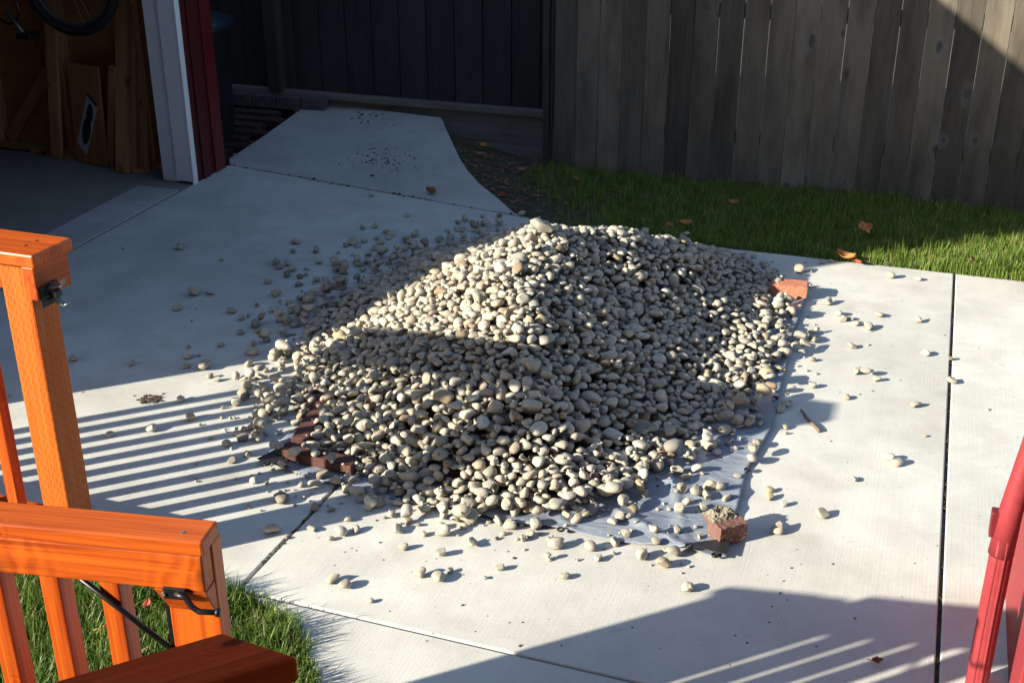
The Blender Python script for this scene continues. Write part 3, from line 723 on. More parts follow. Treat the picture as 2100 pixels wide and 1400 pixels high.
# the post the gate hangs on, out of the picture to the left
hp = gp(-GL - 0.052, 0.03, 0.0)
gpst = thing('gate_post', 'orange stained gate post at the left of the open gate', 'post', (hp.x, hp.y, 0))
mb = MB(); mb.beam((hp.x, hp.y, -0.05), (hp.x, hp.y, 0.846), 0.089, 0.089, gE); mb.build('shaft', M['stain_post'], gpst, bevel=.004)
mb = MB(); mb.beam((hp.x, hp.y, 0.847), (hp.x, hp.y, 0.864), 0.105, 0.105, gE); mb.build('cap', M['stain'], gpst, bevel=.004)

h2 = gp(-GL - 0.10, 0.03, 0.0); h3 = gp(-GL - 0.34, 0.03, 0.0)  # unseen boards and cap added beside the post to cast a solid shadow
mb = MB()
for k in range(3):
    q = h2 + (h3 - h2) * ((k + .5) / 3); mb.beam((q.x, q.y, 0.02), (q.x, q.y, 0.85), 0.086, 0.02, gE)
mb.build('shadow_panel', M['stain'], gpst, bevel=.003)
mb = MB(); mb.beam((h2.x, h2.y, 0.866), (h3.x, h3.y, 0.866), 0.07, 0.028, gM); mb.build('shadow_panel_cap', M['stain'], gpst, bevel=.003)

# ------------------------------------------------------------------ shaded porch railing
pr = thing('porch_railing', 'dark red-brown porch railing in shade at the bottom edge', 'railing', (-0.65, 0.9, 0))
ZR = 1.10
a = G(455, 1295, ZR); b_ = G(610, 1345, ZR); az = R(47.0)
d = Vector((math.cos(az), math.sin(az), 0)); sd = Vector((math.sin(az), -math.cos(az), 0))
A = Vector((a[0], a[1], 0)); B = Vector((b_[0], b_[1], 0))
def quadboard(p, name, mat, z0, z1, bevel=0.004):
    mb = MB(); off = rnd.uniform(0, 40)
    vs = [(q.x, q.y, z) for z in (z0, z1) for q in p]
    gs = [((q - A).dot(d) + off, (q - A).dot(sd) + 3, z) for z in (z0, z1) for q in p]
    mb.add(vs, [(3, 2, 1, 0), (4, 5, 6, 7), (0, 1, 5, 4), (1, 2, 6, 5), (2, 3, 7, 6), (3, 0, 4, 7)], gs)
    return mb.build(name, mat, pr, bevel=bevel)
wB = (B - A).dot(sd)
quadboard([A - d * 1.0, A - d * 1.0 + sd * wB, B, A], 'cap', M['stain_dark'], ZR - 0.036, ZR)
i0 = sd * 0.012; i1 = sd * (wB - 0.010)
quadboard([A - d * 0.95 + i0, A - d * 0.95 + i1, A + i1 + (B - A).dot(d) * d - d * .006, A + i0 - d * .003], 'top_rail', M['stain_dark'], ZR - 0.125, ZR - 0.0365, 0.003)
quadboard([A - d * 0.12 + i0 * 1.5, A - d * 0.12 + i1 * .9, A - d * 0.035 + i1 * .9, A - d * 0.035 + i0 * 1.5], 'post', M['stain_dark'], 0.0, ZR - 0.1255, 0.003)
quadboard([A - d * 0.95 + i0, A - d * 0.95 + i1, A - d * 0.86 + i1, A - d * 0.86 + i0], 'post', M['stain_dark'], 0.30, ZR - 0.1255, 0.003)
for k in range(6):
    o_ = A - d * (0.23 + 0.115 * k); quadboard([o_ + sd * .03, o_ + sd * .065, o_ + sd * .065 + d * .036, o_ + sd * .03 + d * .036], 'baluster', M['stain_dark'], 0.36, ZR - 0.1255, 0.002)

# ------------------------------------------------------------------ tarp
def tarp_right(y): return float(np.interp(y, [2.9, 3.43, 3.75, 4.55, 5.03, 5.2], [-0.385, -0.410, -0.378, -0.412, -0.42, -0.43]))
def tarp_z(x, y):
    xr = np.interp(y, [2.9, 3.43, 3.75, 4.55, 5.03, 5.2], [-0.385, -0.410, -0.378, -0.412, -0.42, -0.43])
    sin, exp = np.sin, np.exp
    z = 0.0045 + 0.002 * (sin(x * 23 + y * 9) * sin(y * 17 - x * 6) + 1)
    z = z + 0.005 * np.maximum(0, sin(7 * x + 11 * y) - 0.6)
    for (a, b_, c_, w_, h_, x0, y0, rr_) in ((1, 1.9, 5.02, .016, .011, -.62, 2.98, .28), (1, -0.7, -2.62, .014, .010, -.55, 3.10, .22), (1, 2.6, 7.85, .018, .012, -.80, 3.33, .25), (1, .35, .52, .012, .009, -.60, 3.2, .25), (1, -2.2, -7.6, .02, .012, -.52, 3.35, .2), (1, .9, 1.75, .014, .009, -1.0, 3.05, .3), (1, 3.0, 6.75, .02, .012, -1.7, 2.97, .3)):
        z = z + h_ * exp(-((a * x + b_ * y - c_) / w_) ** 2 / (a * a + b_ * b_)) * exp(-((x - x0) ** 2 + (y - y0) ** 2) / rr_ ** 2)
    z = z + 0.022 * exp(-((y - 4.62 - 0.5 * (x + 0.42)) / 0.06) ** 2) * exp(-((x + 0.42) / 0.16) ** 2)
    z = z + 0.020 * exp(-((y - 4.86 + 0.6 * (x + 0.42)) / 0.05) ** 2) * exp(-((x + 0.52) / 0.12) ** 2)
    z = z + 0.010 * exp(-((y - 2.88) / 0.03) ** 2) * np.maximum(0, sin(x * 5 + 1))
    z = z + 0.010 * exp(-((x + 1.90) / 0.05) ** 2)
    z = z + 0.009 * exp(-((x - xr) / 0.022) ** 2) * (0.6 + 0.4 * sin(y * 9))
    return z
tp = thing('tarp', 'silver grey tarp with black grommeted corners spread under the pebbles', 'tarp', (-1.1, 4.0, 0))
nx, ny = 130, 170; mb = MB(); vs = []; fs = []
for j in range(ny + 1):
    for i in range(nx + 1):
        t = j / ny; y0 = 2.905 - 0.035 * math.sin(math.pi * min(1, max(0, i / nx)) ) + 0.008 * math.sin(i * .23)
        if i / nx < 0.35: y0 += 0.02 * (1 - i / nx / .35)
        y = y0 + (5.12 - y0) * t
        x = -1.945 + (tarp_right(y) + 1.945) * i / nx; vs.append((x, y, float(tarp_z(x, y))))
for j in range(ny):
    for i in range(nx): fs.append((j * (nx + 1) + i, j * (nx + 1) + i + 1, (j + 1) * (nx + 1) + i + 1, (j + 1) * (nx + 1) + i))
mb.add(vs, fs)
ts = mb.build('sheet', M['tarp'], tp, True)
sm = ts.modifiers.new('thickness', 'SOLIDIFY'); sm.thickness = 0.0012; sm.offset = -1
def patch(c, e1, e2, z):
    p = [Vector((c[0], c[1], 0)), Vector((c[0] + e1[0], c[1] + e1[1], 0)), Vector((c[0] + e2[0], c[1] + e2[1], 0))]
    for q in p: q.z = float(tarp_z(q.x, q.y)) + z
    mb = MB(); mb.add(p + [q + Vector((0, 0, 0.0025)) for q in p], [(0, 2, 1), (3, 4, 5), (0, 1, 4, 3), (1, 2, 5, 4), (2, 0, 3, 5)])
    return mb.build('corner_patch', M['tarp_black'], tp)
patch((-0.384, 2.898), (-0.125, 0.008), (-0.006, 0.085), 0.006)
patch((-1.943, 2.92), (0.13, -0.016), (0.03, 0.08), 0.012)
for (u, v) in [(1467, 1139), (547, 957), (1150, 1088), (1533, 965), (1590, 818), (1621, 703), (820, 1020), (1412, 1128)]:
    p = G(u, v, 0.01); zz = float(tarp_z(p[0], p[1])) + 0.006
    MB().torus((p[0], p[1], zz), 0.009, 0.0034, (0, 0, 1), 20, 8).build('grommet', M['black'], tp, True)

# ------------------------------------------------------------------ timber edging at the tarp's corner
tA = G(582, 938); tB = G(720, 968); tC = G(652, 838)
t1 = MB().beam((tA[0], tA[1], 0.032), (tB[0] + .02, tB[1] - 0.004, 0.026), 0.060, 0.036).build('timber_edging', M['redwood'], None, bevel=0.004)
tag(t1, 'red-brown timber along the front of the pile at the left corner of the tarp', 'timber', 'timbers under the edge of the pile')
t2 = MB().beam((tA[0] + 0.03, tA[1] + 0.055, 0.034), (tC[0] + 0.01, tC[1] + .10, 0.026), 0.055, 0.036).build('timber_edging', M['redwood'], None, bevel=0.004)
tag(t2, 'red-brown timber running back along the left side of the pile', 'timber', 'timbers under the edge of the pile')

# ------------------------------------------------------------------ bricks
def rough_box(c, size, rz, seg, amp, seed, name, mat, parent=None, cut=None):
    r2 = random.Random(seed); n = seg; mb = MB(); idx = {}; vs = []; fs = []
    def vid(i, j, k):
        if (i, j, k) in idx: return idx[(i, j, k)]
        p = Vector(((i / n - .5) * size[0], (j / n - .5) * size[1], k / n * size[2]))
        e = sum(1 for t in (i, j, k) if t in (0, n))
        a = amp * (2.0 if e >= 2 else 1.0)
        p += Vector((r2.uniform(-a, a), r2.uniform(-a, a), r2.uniform(-a, a) if k else 0))
        if cut: p = cut(p)
        q = Matrix.Rotation(rz, 3, 'Z') @ p + Vector(c)
        idx[(i, j, k)] = len(vs); vs.append(q); return idx[(i, j, k)]
    for a in range(n):
        for b_ in range(n):
            fs += [(vid(a, b_, 0), vid(a, b_ + 1, 0), vid(a + 1, b_ + 1, 0), vid(a + 1, b_, 0)), (vid(a, b_, n), vid(a + 1, b_, n), vid(a + 1, b_ + 1, n), vid(a, b_ + 1, n)),
                   (vid(a, 0, b_), vid(a + 1, 0, b_), vid(a + 1, 0, b_ + 1), vid(a, 0, b_ + 1)), (vid(a, n, b_), vid(a, n, b_ + 1), vid(a + 1, n, b_ + 1), vid(a + 1, n, b_)),
                   (vid(0, a, b_), vid(0, a, b_ + 1), vid(0, a + 1, b_ + 1), vid(0, a + 1, b_)), (vid(n, a, b_), vid(n, a + 1, b_), vid(n, a + 1, b_ + 1), vid(n, a, b_ + 1))]
    mb.add(vs, fs); return mb.build(name, mat, parent, bevel=0.0012)
bp = G(1652, 614)
def cutf(p):
    if p.x < -0.045: p = Vector((p.x + 0.5 * max(0, p.z - .02), p.y, p.z - 0.10 * (-0.045 - p.x)))
    return p
o = rough_box((bp[0] - 0.085, bp[1] + 0.005, 0.012), (0.170, 0.088, 0.056), R(8), 8, 0.0008, 3, 'brick', M['brick_new'], None, cutf)
tag(o, 'clean orange brick holding down the far edge of the tarp', 'brick', 'bricks weighing down the tarp')
bo = thing('brick', 'old red brick capped with crumbly mortar near the black tarp corner', 'brick', (-0.43, 3.03, 0.01), 'bricks weighing down the tarp')
bcn = G(1475, 1119, 0.01); rzb = R(-34)
ex = Vector((math.cos(R(42)), math.sin(R(42)), 0)); ey = Vector((-ex.y, ex.x, 0))
ctr = Vector((bcn[0], bcn[1], 0)) + ex * 0.046 + ey * 0.050
def frog(p):
    if p.y > 0.02 and p.z < 0.035 and p.x < -0.03: p = Vector((p.x + 0.02, p.y, p.z))
    return p
rough_box((ctr.x, ctr.y, 0.011), (0.092, 0.100, 0.056), R(42), 9, 0.0009, 5, 'body', M['brick_old'], bo, frog)
mb_c = None
def lump(name, base, ctr, w, h, hz, seed, mat, parent):
    r2 = random.Random(seed); n = 13; vs = []; fs = []
    for j in range(n + 1):
        for i in range(n + 1):
            a, b_ = i / n - .5, j / n - .5; e = max(0, 1 - max(abs(a), abs(b_)) * 2)
            z = hz * min(1, e * 3.0) * (0.55 + 0.75 * r2.random() + 0.35 * math.sin(a * 9 + seed) * math.cos(b_ * 8))
            p = ctr + ex * (a * w + r2.uniform(-.003, .003)) + ey * (b_ * h + r2.uniform(-.003, .003)); vs.append((p.x, p.y, base + z))
    for j in range(n):
        for i in range(n): fs.append((j * (n + 1) + i, j * (n + 1) + i + 1, (j + 1) * (n + 1) + i + 1, (j + 1) * (n + 1) + i))
    mb = MB(); mb.add(vs, fs); return mb.build(name, mat, parent)
lump('mortar', 0.0655, ctr + ey * 0.020 - ex * .005, 0.088, 0.064, 0.015, 4, M['mortar'], bo)

# ------------------------------------------------------------------ twig and fallen leaves
t0 = G(1641, 846); t1_ = G(1680, 888); pts = []
for i in range(9):
    t = i / 8; pts.append((t0[0] + (t1_[0] - t0[0]) * t + 0.004 * math.sin(i * 1.9), t0[1] + (t1_[1] - t0[1]) * t + 0.003 * math.cos(i * 2.3), 0.008 + 0.003 * math.sin(i * 1.3)))
tw = MB().tube(pts, [0.0035, 0.0042, 0.005, 0.005, 0.0055, 0.006, 0.006, 0.0065, 0.0065], 8)
tw.tube([pts[1], (pts[1][0] - 0.012, pts[1][1] + 0.018, 0.018)], [0.003, 0.0015], 6)
tag(tw.build('twig', M['twig'], None, True), 'thin brown twig lying on the sunlit concrete right of the tarp', 'twig')
def leaf(u, v, z, L, wid, ang, curl, mat, label, lobes=0, tilt=0.2):
    p = G(u, v, z); n = 10; vs = []; fs = []; L *= 0.78; wid *= 0.72
    for i in range(n + 1):
        t = i / n; w = wid * (math.sin(math.pi * min(1, t * 1.02)) ** 0.8 + 0.03) * (1 + lobes * 0.5 * math.sin(t * 15))
        for s in (-1, -.5, 0, .5, 1):
            vs.append(((t - .5) * L, s * w, curl * (s * s) * wid + 0.25 * curl * L * (2 * t - 1) ** 2 + 0.002))
    for i in range(n):
        for s in range(4): fs.append((i * 5 + s, (i + 1) * 5 + s, (i + 1) * 5 + s + 1, i * 5 + s + 1))
    Rm = Matrix.Rotation(ang, 3, 'Z') @ Matrix.Rotation(tilt, 3, 'X')
    mb = MB(); mb.add([Rm @ Vector(q) + Vector((p[0], p[1], z + abs(math.sin(tilt)) * wid + 0.002)) for q in vs], fs)
    mb.tube([Rm @ Vector((-L / 2, 0, .25 * curl * L + .002)) + Vector((p[0], p[1], z + abs(math.sin(tilt)) * wid + 0.002)), Rm @ Vector((-L * .85, 0.006, .004)) + Vector((p[0], p[1], z + .004))], 0.0012, 5)
    o = mb.build('fallen_leaf', M[mat], None, True)
    s_ = o.modifiers.new('thickness', 'SOLIDIFY'); s_.thickness = 0.0006
    return tag(o, label, 'leaf', 'fallen leaves about the yard')
leaf(1735, 532, 0.02, 0.13, 0.032, R(-25), 0.8, 'leaf_orange', 'long orange curled leaf at the sunlit edge of the grass strip')
leaf(1757, 540, 0.012, 0.08, 0.018, R(-40), 0.6, 'leaf_red', 'small red-brown leaf just right of the long orange leaf')
leaf(1770, 478, 0.03, 0.10, 0.05, R(40), 0.5, 'leaf_orange', 'broad orange leaf in the shaded grass behind the sunlit strip', 0.6, .5)
leaf(888, 400, 0.004, 0.085, 0.030, R(-15), 1.0, 'leaf_brown', 'curled brown leaf standing on the path joint', 0, .6)
leaf(430, 606, 0.003, 0.075, 0.010, R(-5), 0.4, 'leaf_red', 'narrow dark red leaf on the shaded concrete left of the pile')
leaf(1405, 462, 0.02, 0.09, 0.03, R(20), 0.6, 'leaf_orange', 'orange leaf in the shaded grass behind the top of the pile')
leaf(1372, 468, 0.02, 0.07, 0.03, R(70), 0.6, 'leaf_brown', 'brown leaf in the shaded grass left of an orange leaf')
leaf(1503, 420, 0.02, 0.08, 0.03, R(10), 0.6, 'leaf_brown', 'brown leaf in the dark grass below the picket fence')
leaf(238, 1282, 0.06, 0.085, 0.013, R(58), 0.5, 'leaf_orange', 'long rust coloured leaf caught in the grass between gate balusters', 0, .5)
leaf(303, 1245, 0.05, 0.05, 0.014, R(-70), 0.6, 'leaf_red', 'small red leaf in the grass beside the black gate rod')
leaf(1990, 537, 0.04, 0.06, 0.018, R(70), 0.6, 'leaf_brown', 'dry brown leaf standing in the sunlit grass above the right joint', 0, .8)
leaf(1797, 1359, 0.004, 0.035, 0.012, R(20), 0.8, 'leaf_brown', 'small crumpled dark leaf in the striped shadow at the bottom right', .5, .4)
leaf(1070, 352, -0.03, 0.09, 0.03, R(20), 0.5, 'leaf_brown', 'brown leaf on the dirt near the end of the picket fence')
leaf(1180, 372, -0.03, 0.08, 0.03, R(120), 0.5, 'leaf_brown', 'brown leaf in the dark grass where dirt meets the lawn')
leaf(1030, 405, -0.02, 0.09, 0.03, R(-30), 0.5, 'leaf_red', 'rusty leaf lying on the dirt right beside the curved path edge')
leaf(985, 320, 0.01, 0.10, 0.03, R(10), 0.5, 'leaf_brown', 'brown leaf on the dirt bank beside the upper curve of the path')
leaf(990, 302, 0.03, 0.08, 0.03, R(80), 0.5, 'leaf_orange', 'dull orange leaf highest on the dirt bank')
# litter on the bank and on the path: countless bits
mb = MB(); r2 = random.Random(21)
for k in range(1000):
    x = r2.uniform(-3.2, -1.2); y = r2.uniform(5.85, 7.1)
    if pip(x, y, ramp_poly): continue
    if not (x < -2.0 or r2.random() < .35) or y < joint_y(x) - .05: continue
    L = r2.uniform(.02, .06); w = L * r2.uniform(.2, .45); a = r2.uniform(0, 6.28); z = bank_z(x, y) + 0.012
    c_, s_ = math.cos(a), math.sin(a); t_ = r2.uniform(-.3, .3)
    q = [(-L / 2, 0), (0, -w / 2), (L / 2, 0), (0, w / 2)]
    mb.add([(x + px_ * c_ - py_ * s_, y + px_ * s_ + py_ * c_, z + t_ * px_ + abs(py_) * .4) for px_, py_ in q], [(0, 1, 2, 3)])
tag(mb.build('leaf_litter', M['leaf_brown'], None), kind='stuff')
mb = MB()
def crumb(x, y, z, s, r2):
    vs = [(x + r2.uniform(.5, 1) * s * dx, y + r2.uniform(.5, 1) * s * dy, z + s * dz * r2.uniform(.5, 1)) for dx, dy, dz in ((-1, -1, 0), (1, -1, 0), (1, 1, 0), (-1, 1, 0), (-.5, -.4, .8), (.5, .4, .9))]
    mb.add(vs, [(0, 1, 4), (1, 2, 5), (1, 5, 4), (2, 3, 5), (3, 4, 5), (3, 0, 4)])
for k in range(230):
    u = r2.gauss(775, 38) if k % 3 else r2.gauss(760, 22); v = r2.gauss(325, 14) if k % 3 else r2.gauss(240, 14)
    p = on_ramp(u, v)
    if pip(p[0], p[1], ramp_poly): crumb(p[0], p[1], ramp_z(p[0], p[1]), abs(r2.gauss(0, .004)) + .0015, r2)
for k in range(200):
    x = r2.uniform(-3.9, 0.9); y = r2.uniform(2.4, 5.5); crumb(x, y, 0.0, abs(r2.gauss(0, .0018)) + .0008, r2)
for k in range(150):
    u = r2.uniform(650, 1750); v = r2.uniform(800, 1330); p = G(u, v); crumb(p[0], p[1], 0.0, abs(r2.gauss(0, .0020)) + .0008, r2)
for k in range(260):
    y = r2.uniform(2.3, 5.6); crumb(XJ2 + r2.gauss(0, .004), y, -0.007, abs(r2.gauss(0, .003)) + .001, r2)
for k in range(120):
    y = r2.uniform(2.3, 3.2); crumb(XJ1 + r2.gauss(0, .007), y, -0.004, abs(r2.gauss(0, .004)) + .001, r2)
for k in range(160):
    p = G(r2.gauss(308, 11), r2.gauss(820, 4)); crumb(p[0], p[1], -0.001, abs(r2.gauss(0, .004)) + .002, r2)
for k in range(140):
    t = r2.random(); x = JL[0][0] + (JL[1][0] - JL[0][0]) * t; crumb(x, joint_y(x) + r2.gauss(0, .012), 0.0, abs(r2.gauss(0, .004)) + .001, r2)
tag(mb.build('dirt_crumbs', M['dirt'], None), kind='stuff')

# ------------------------------------------------------------------ grass
def grass(name, spots, hmin, hmax, wid, mat, zf, lean_max=0.7, seed=3):
    rg = np.random.default_rng(seed); P = np.array(spots); n = len(P)
    h = rg.uniform(hmin, hmax, n) * (0.75 + 0.5 * rg.random(n)); a = rg.uniform(0, 2 * np.pi, n)
    cl = np.sin(P[:, 0] * 19 + 1.3 * np.sin(P[:, 1] * 13)) * np.sin(P[:, 1] * 17 + P[:, 0] * 5)
    h *= 1 + 0.34 * cl
    ln = rg.random(n) ** 1.3 * lean_max; w = wid * rg.uniform(.6, 1.25, n)
    dx, dy = np.cos(a), np.sin(a); sx, sy = -np.sin(a + rg.normal(0, .4, n)), np.cos(a)
    z0 = np.array([zf(x, y) for x, y in P]); V = np.zeros((n, 7, 3)); lv = [0.0, 0.45, 0.8, 1.0]
    k = 0
    for i, t in enumerate(lv):
        bx = P[:, 0] + dx * h * ln * t * t; by = P[:, 1] + dy * h * ln * t * t
        bz_ = z0 + h * (t - 0.45 * ln * ln * t * t * 0.9); ww = w * (1 - 0.75 * t * t) / 2
        if i < 3:
            V[:, k] = np.stack([bx - sx * ww, by - sy * ww, bz_], 1); V[:, k + 1] = np.stack([bx + sx * ww, by + sy * ww, bz_], 1); k += 2
        else: V[:, k] = np.stack([bx, by, bz_], 1)
    base = (np.arange(n) * 7)[:, None]
    q = np.concatenate([base + np.array([[0, 1, 3, 2]]), base + np.array([[2, 3, 5, 4]])], 0); t3 = base + np.array([[4, 5, 6]])
    me = bpy.data.meshes.new(name); me.vertices.add(n * 7); me.vertices.foreach_set('co', V.astype(np.float32).ravel())
    nl = q.size + t3.size; me.loops.add(nl); me.loops.foreach_set('vertex_index', np.concatenate([q.ravel(), t3.ravel()]).astype(np.int32))
    me.polygons.add(len(q) + len(t3))
    st = np.concatenate([np.arange(len(q)) * 4, q.size + np.arange(len(t3)) * 3]).astype(np.int32)
    me.polygons.foreach_set('loop_start', st)
    me.polygons.foreach_set('use_smooth', np.ones(len(q) + len(t3), dtype=bool))
    me.update(calc_edges=True); me.materials.append(mat)
    o = bpy.data.objects.new(name, me); C.objects.link(o); return tag(o, kind='stuff')
r2 = random.Random(5); sp = []
while len(sp) < 60000:
    x = r2.uniform(-2.65, -1.0); y = r2.uniform(0.95, 2.31)
    if pip(x - 0.018 * r2.random(), y - 0.018 * r2.random(), near_poly): sp.append((x, y))
grass('grass', sp, 0.032, 0.066, 0.0034, M['grass'], lambda x, y: -0.017, 1.05, 3)
sp = []
while len(sp) < 62000:
    x = r2.uniform(-2.3, 1.3); y = 5.60 + 1.42 * r2.random() ** 1.15
    if y < 5.618 + 0.012 * math.sin(x * 9) and r2.random() < .6: continue
    dens = 1.0
    if x < -1.0:
        # thin out over the dirt near the path
        dd = min(math.hypot(p[0] - x, p[1] - y) for p in rc); dens = min(1, max(0.0, (dd - 0.22) / 0.9))
        if y < joint_y(x) - .02 and x < -1.95: dens = 0
    if r2.random() < dens and not pip(x, y, ramp_poly): sp.append((x, y))
grass('grass', sp, 0.036, 0.070, 0.0036, M['grass_b'], bank_z, 0.75, 8)
sp = [(r2.uniform(-0.4, 1.2), r2.uniform(5.62, 6.3)) for _ in range(200)]
grass('grass', sp, 0.085, 0.125, 0.0036, M['grass_b'], bank_z, 0.9, 9)

# ------------------------------------------------------------------ pebbles
EDGE = [(-2.24, 3.62), (-2.05, 3.34), (-1.95, 3.08), (-1.72, 3.01), (-1.54, 2.95), (-1.35, 2.91), (-1.11, 2.92), (-0.93, 3.00), (-0.78, 3.16), (-0.70, 3.42), (-0.62, 3.60), (-0.52, 3.80), (-0.46, 4.10), (-0.47, 4.43), (-0.52, 4.80),
        (-0.68, 5.28), (-0.86, 5.48), (-1.3, 5.52), (-1.75, 5.44), (-2.10, 5.20), (-2.28, 4.86), (-2.36, 4.35), (-2.36, 4.00)]
PK = np.array((-1.33, 4.36))
ang = np.array([math.atan2(y - PK[1], x - PK[0]) for x, y in EDGE]); rad = np.array([math.hypot(x - PK[0], y - PK[1]) for x, y in EDGE])
o_ = np.argsort(ang); ang = np.concatenate([ang[o_] - 2 * np.pi, ang[o_], ang[o_] + 2 * np.pi]); rad = np.tile(rad[o_], 3)
CELL = 0.006; X0, Y0 = -4.3, 2.2; NXc, NYc = 860, 610
gx = X0 + (np.arange(NXc) + .5) * CELL; gy = Y0 + (np.arange(NYc) + .5) * CELL
XX, YY = np.meshgrid(gx, gy, indexing='ij')
RIDGE = [(-1.41, 4.30, 0.462), (-1.39, 4.12, 0.458), (-1.35, 3.92, 0.445), (-1.30, 3.72, 0.410), (-1.24, 3.54, 0.355), (-1.17, 3.36, 0.270), (-1.09, 3.22, 0.175),
         (-1.29, 4.46, 0.430), (-1.15, 4.62, 0.375), (-1.00, 4.80, 0.295), (-0.90, 4.98, 0.215), (-1.46, 4.45, 0.415), (-1.55, 4.62, 0.32)]
EP = np.array(EDGE + EDGE[:1])
_ed = []
for i in range(len(EP) - 1):
    for t in np.linspace(0, 1, 12, endpoint=False): _ed.append(EP[i] * (1 - t) + EP[i + 1] * t)
_ed = np.array(_ed)
mound = np.zeros_like(XX)
for (rx, ry, rh) in RIDGE:
    an = np.arctan2(_ed[:, 1] - ry, _ed[:, 0] - rx); rd = np.hypot(_ed[:, 0] - rx, _ed[:, 1] - ry)
    od = np.argsort(an); an = np.concatenate([an[od] - 2 * np.pi, an[od], an[od] + 2 * np.pi]); rd = np.tile(rd[od], 3)
    th = np.arctan2(YY - ry, XX - rx); u = np.hypot(XX - rx, YY - ry) / np.interp(th, an, rd)
    ex_ = 1.12 + 0.80 * np.clip(np.cos(th + 0.25), 0, 1)
    mound = np.maximum(mound, np.maximum(rh * np.clip(1 - u, 0, None) ** ex_, (0.030 + 0.018 * (YY > 4.0)) * np.clip((1 - u) * 14, 0, 1)))
for _ in range(14):
    p_ = np.pad(mound, 3, mode='edge'); mound = (p_[6:, 3:-3] + p_[:-6, 3:-3] + p_[3:-3, 6:] + p_[3:-3, :-6] + 2 * mound) / 6
lumpn = (0.012 - 0.008 * (XX > -1.2)) * np.sin(XX * 7.1 + 1.7 * np.sin(YY * 5.0)) * np.sin(YY * 6.3 + 1.1) + 0.008 * np.sin(XX * 15 + YY * 11)
mound = np.where(mound > 0.01, mound + lumpn * np.clip(mound * 8, 0, 1), mound)
# the low fan of stones that has run out on the tarp in front
fan = np.exp(-((XX + 1.05) / 0.42) ** 2 - ((YY - 3.12) / 0.26) ** 2) * 0.055
mound = np.maximum(mound, 0) + np.where(mound > 0.004, fan, 0)
TZ = np.zeros_like(mound); tm = (XX > -1.94) & (XX < -0.40) & (YY > 2.89) & (YY < 5.1); TZ[tm] = tarp_z(XX[tm], YY[tm])
CORE = np.where(mound > 0.075, mound - 0.070, 0.0)
HT_ = np.maximum(TZ, CORE)
for (p0, p1) in (((tA[0], tA[1]), (tB[0] + .02, tB[1])), ((tA[0] + .03, tA[1] + .055), (tC[0] + .01, tC[1] + .10))):
    p0 = np.array(p0); p1 = np.array(p1); dv = p1 - p0; L2 = dv @ dv
    t = ((XX - p0[0]) * dv[0] + (YY - p0[1]) * dv[1]) / L2; dist = np.hypot(XX - p0[0] - t * dv[0], YY - p0[1] - t * dv[1])
    HT_ = np.where((t > 0) & (t < 1) & (dist < .04), np.maximum(HT_, 0.046), HT_)

def ico():
    me = bpy.data.meshes.new('tmp'); import bmesh
    bm = bmesh.new(); bmesh.ops.create_icosphere(bm, subdivisions=3, radius=1.0); bm.to_mesh(me); bm.free()
    v = np.array([p.co[:] for p in me.vertices]); f = np.array([p.vertices[:] for p in me.polygons]); bpy.data.meshes.remove(me); return v, f
def ico2():
    me = bpy.data.meshes.new('tmp'); import bmesh
    bm = bmesh.new(); bmesh.ops.create_icosphere(bm, subdivisions=2, radius=1.0); bm.to_mesh(me); bm.free()
    v = np.array([p.co[:] for p in me.vertices]); f = np.array([p.vertices[:] for p in me.polygons]); bpy.data.meshes.remove(me); return v, f
IV3, IF3 = ico(); IV, IF = ico2()
def shape(v, rg, k):
    """one pebble form: a worn, lopsided, sometimes faceted ellipsoid of unit half axes"""
    q = v.copy(); p = [2.0, 2.15, 2.4, 2.0, 2.7][k % 5]
    q = q / (np.sum(np.abs(q) ** p, 1) ** (1 / p))[:, None]
    for _ in range(3):
        d = rg.normal(size=3); d /= np.linalg.norm(d); q *= (1 + 0.13 * np.sin(v @ d * rg.uniform(1.3, 2.6) + rg.uniform(0, 6)))[:, None]
    for _ in range(2 + (k % 4) + (5 if k % 3 == 0 else 0)):
        d = rg.normal(size=3); d /= np.linalg.norm(d); c = rg.uniform(0.38, 0.82); s = q @ d; over = np.clip(s - c, 0, None); q -= (over * 0.88)[:, None] * d
    q[:, 0] *= 1 + 0.16 * np.sign(q[:, 0]) * 0 + 0.10 * q[:, 1]
    for _ in range(2):
        d = rg.normal(size=3); q *= (1 + (0.05 if k % 3 == 0 else 0.03) * np.sin(v @ d * 3.2 + rg.uniform(0, 6)))[:, None]
    m = (q.max(0) + q.min(0)) / 2; q -= m; q /= np.abs(q).max(0); return q * 0.97
PROTO = [shape(IV, np.random.default_rng(100 + k), k) for k in range(30)]
PROTO3 = [shape(IV3, np.random.default_rng(100 + k), k) for k in range(30)]
def rotm(rg, tilt):
    y = rg.uniform(0, 2 * np.pi); c, s = math.cos(y), math.sin(y); Rz = np.array([[c, -s, 0], [s, c, 0], [0, 0, 1]])
    a = rg.uniform(0, 2 * np.pi); ax = np.array([math.cos(a), math.sin(a), 0]); t = abs(rg.normal(0, tilt)); K = np.array([[0, 0, ax[1]], [0, 0, -ax[0]], [-ax[1], ax[0], 0]])
    return (np.eye(3) + math.sin(t) * K + (1 - math.cos(t)) * K @ K) @ Rz
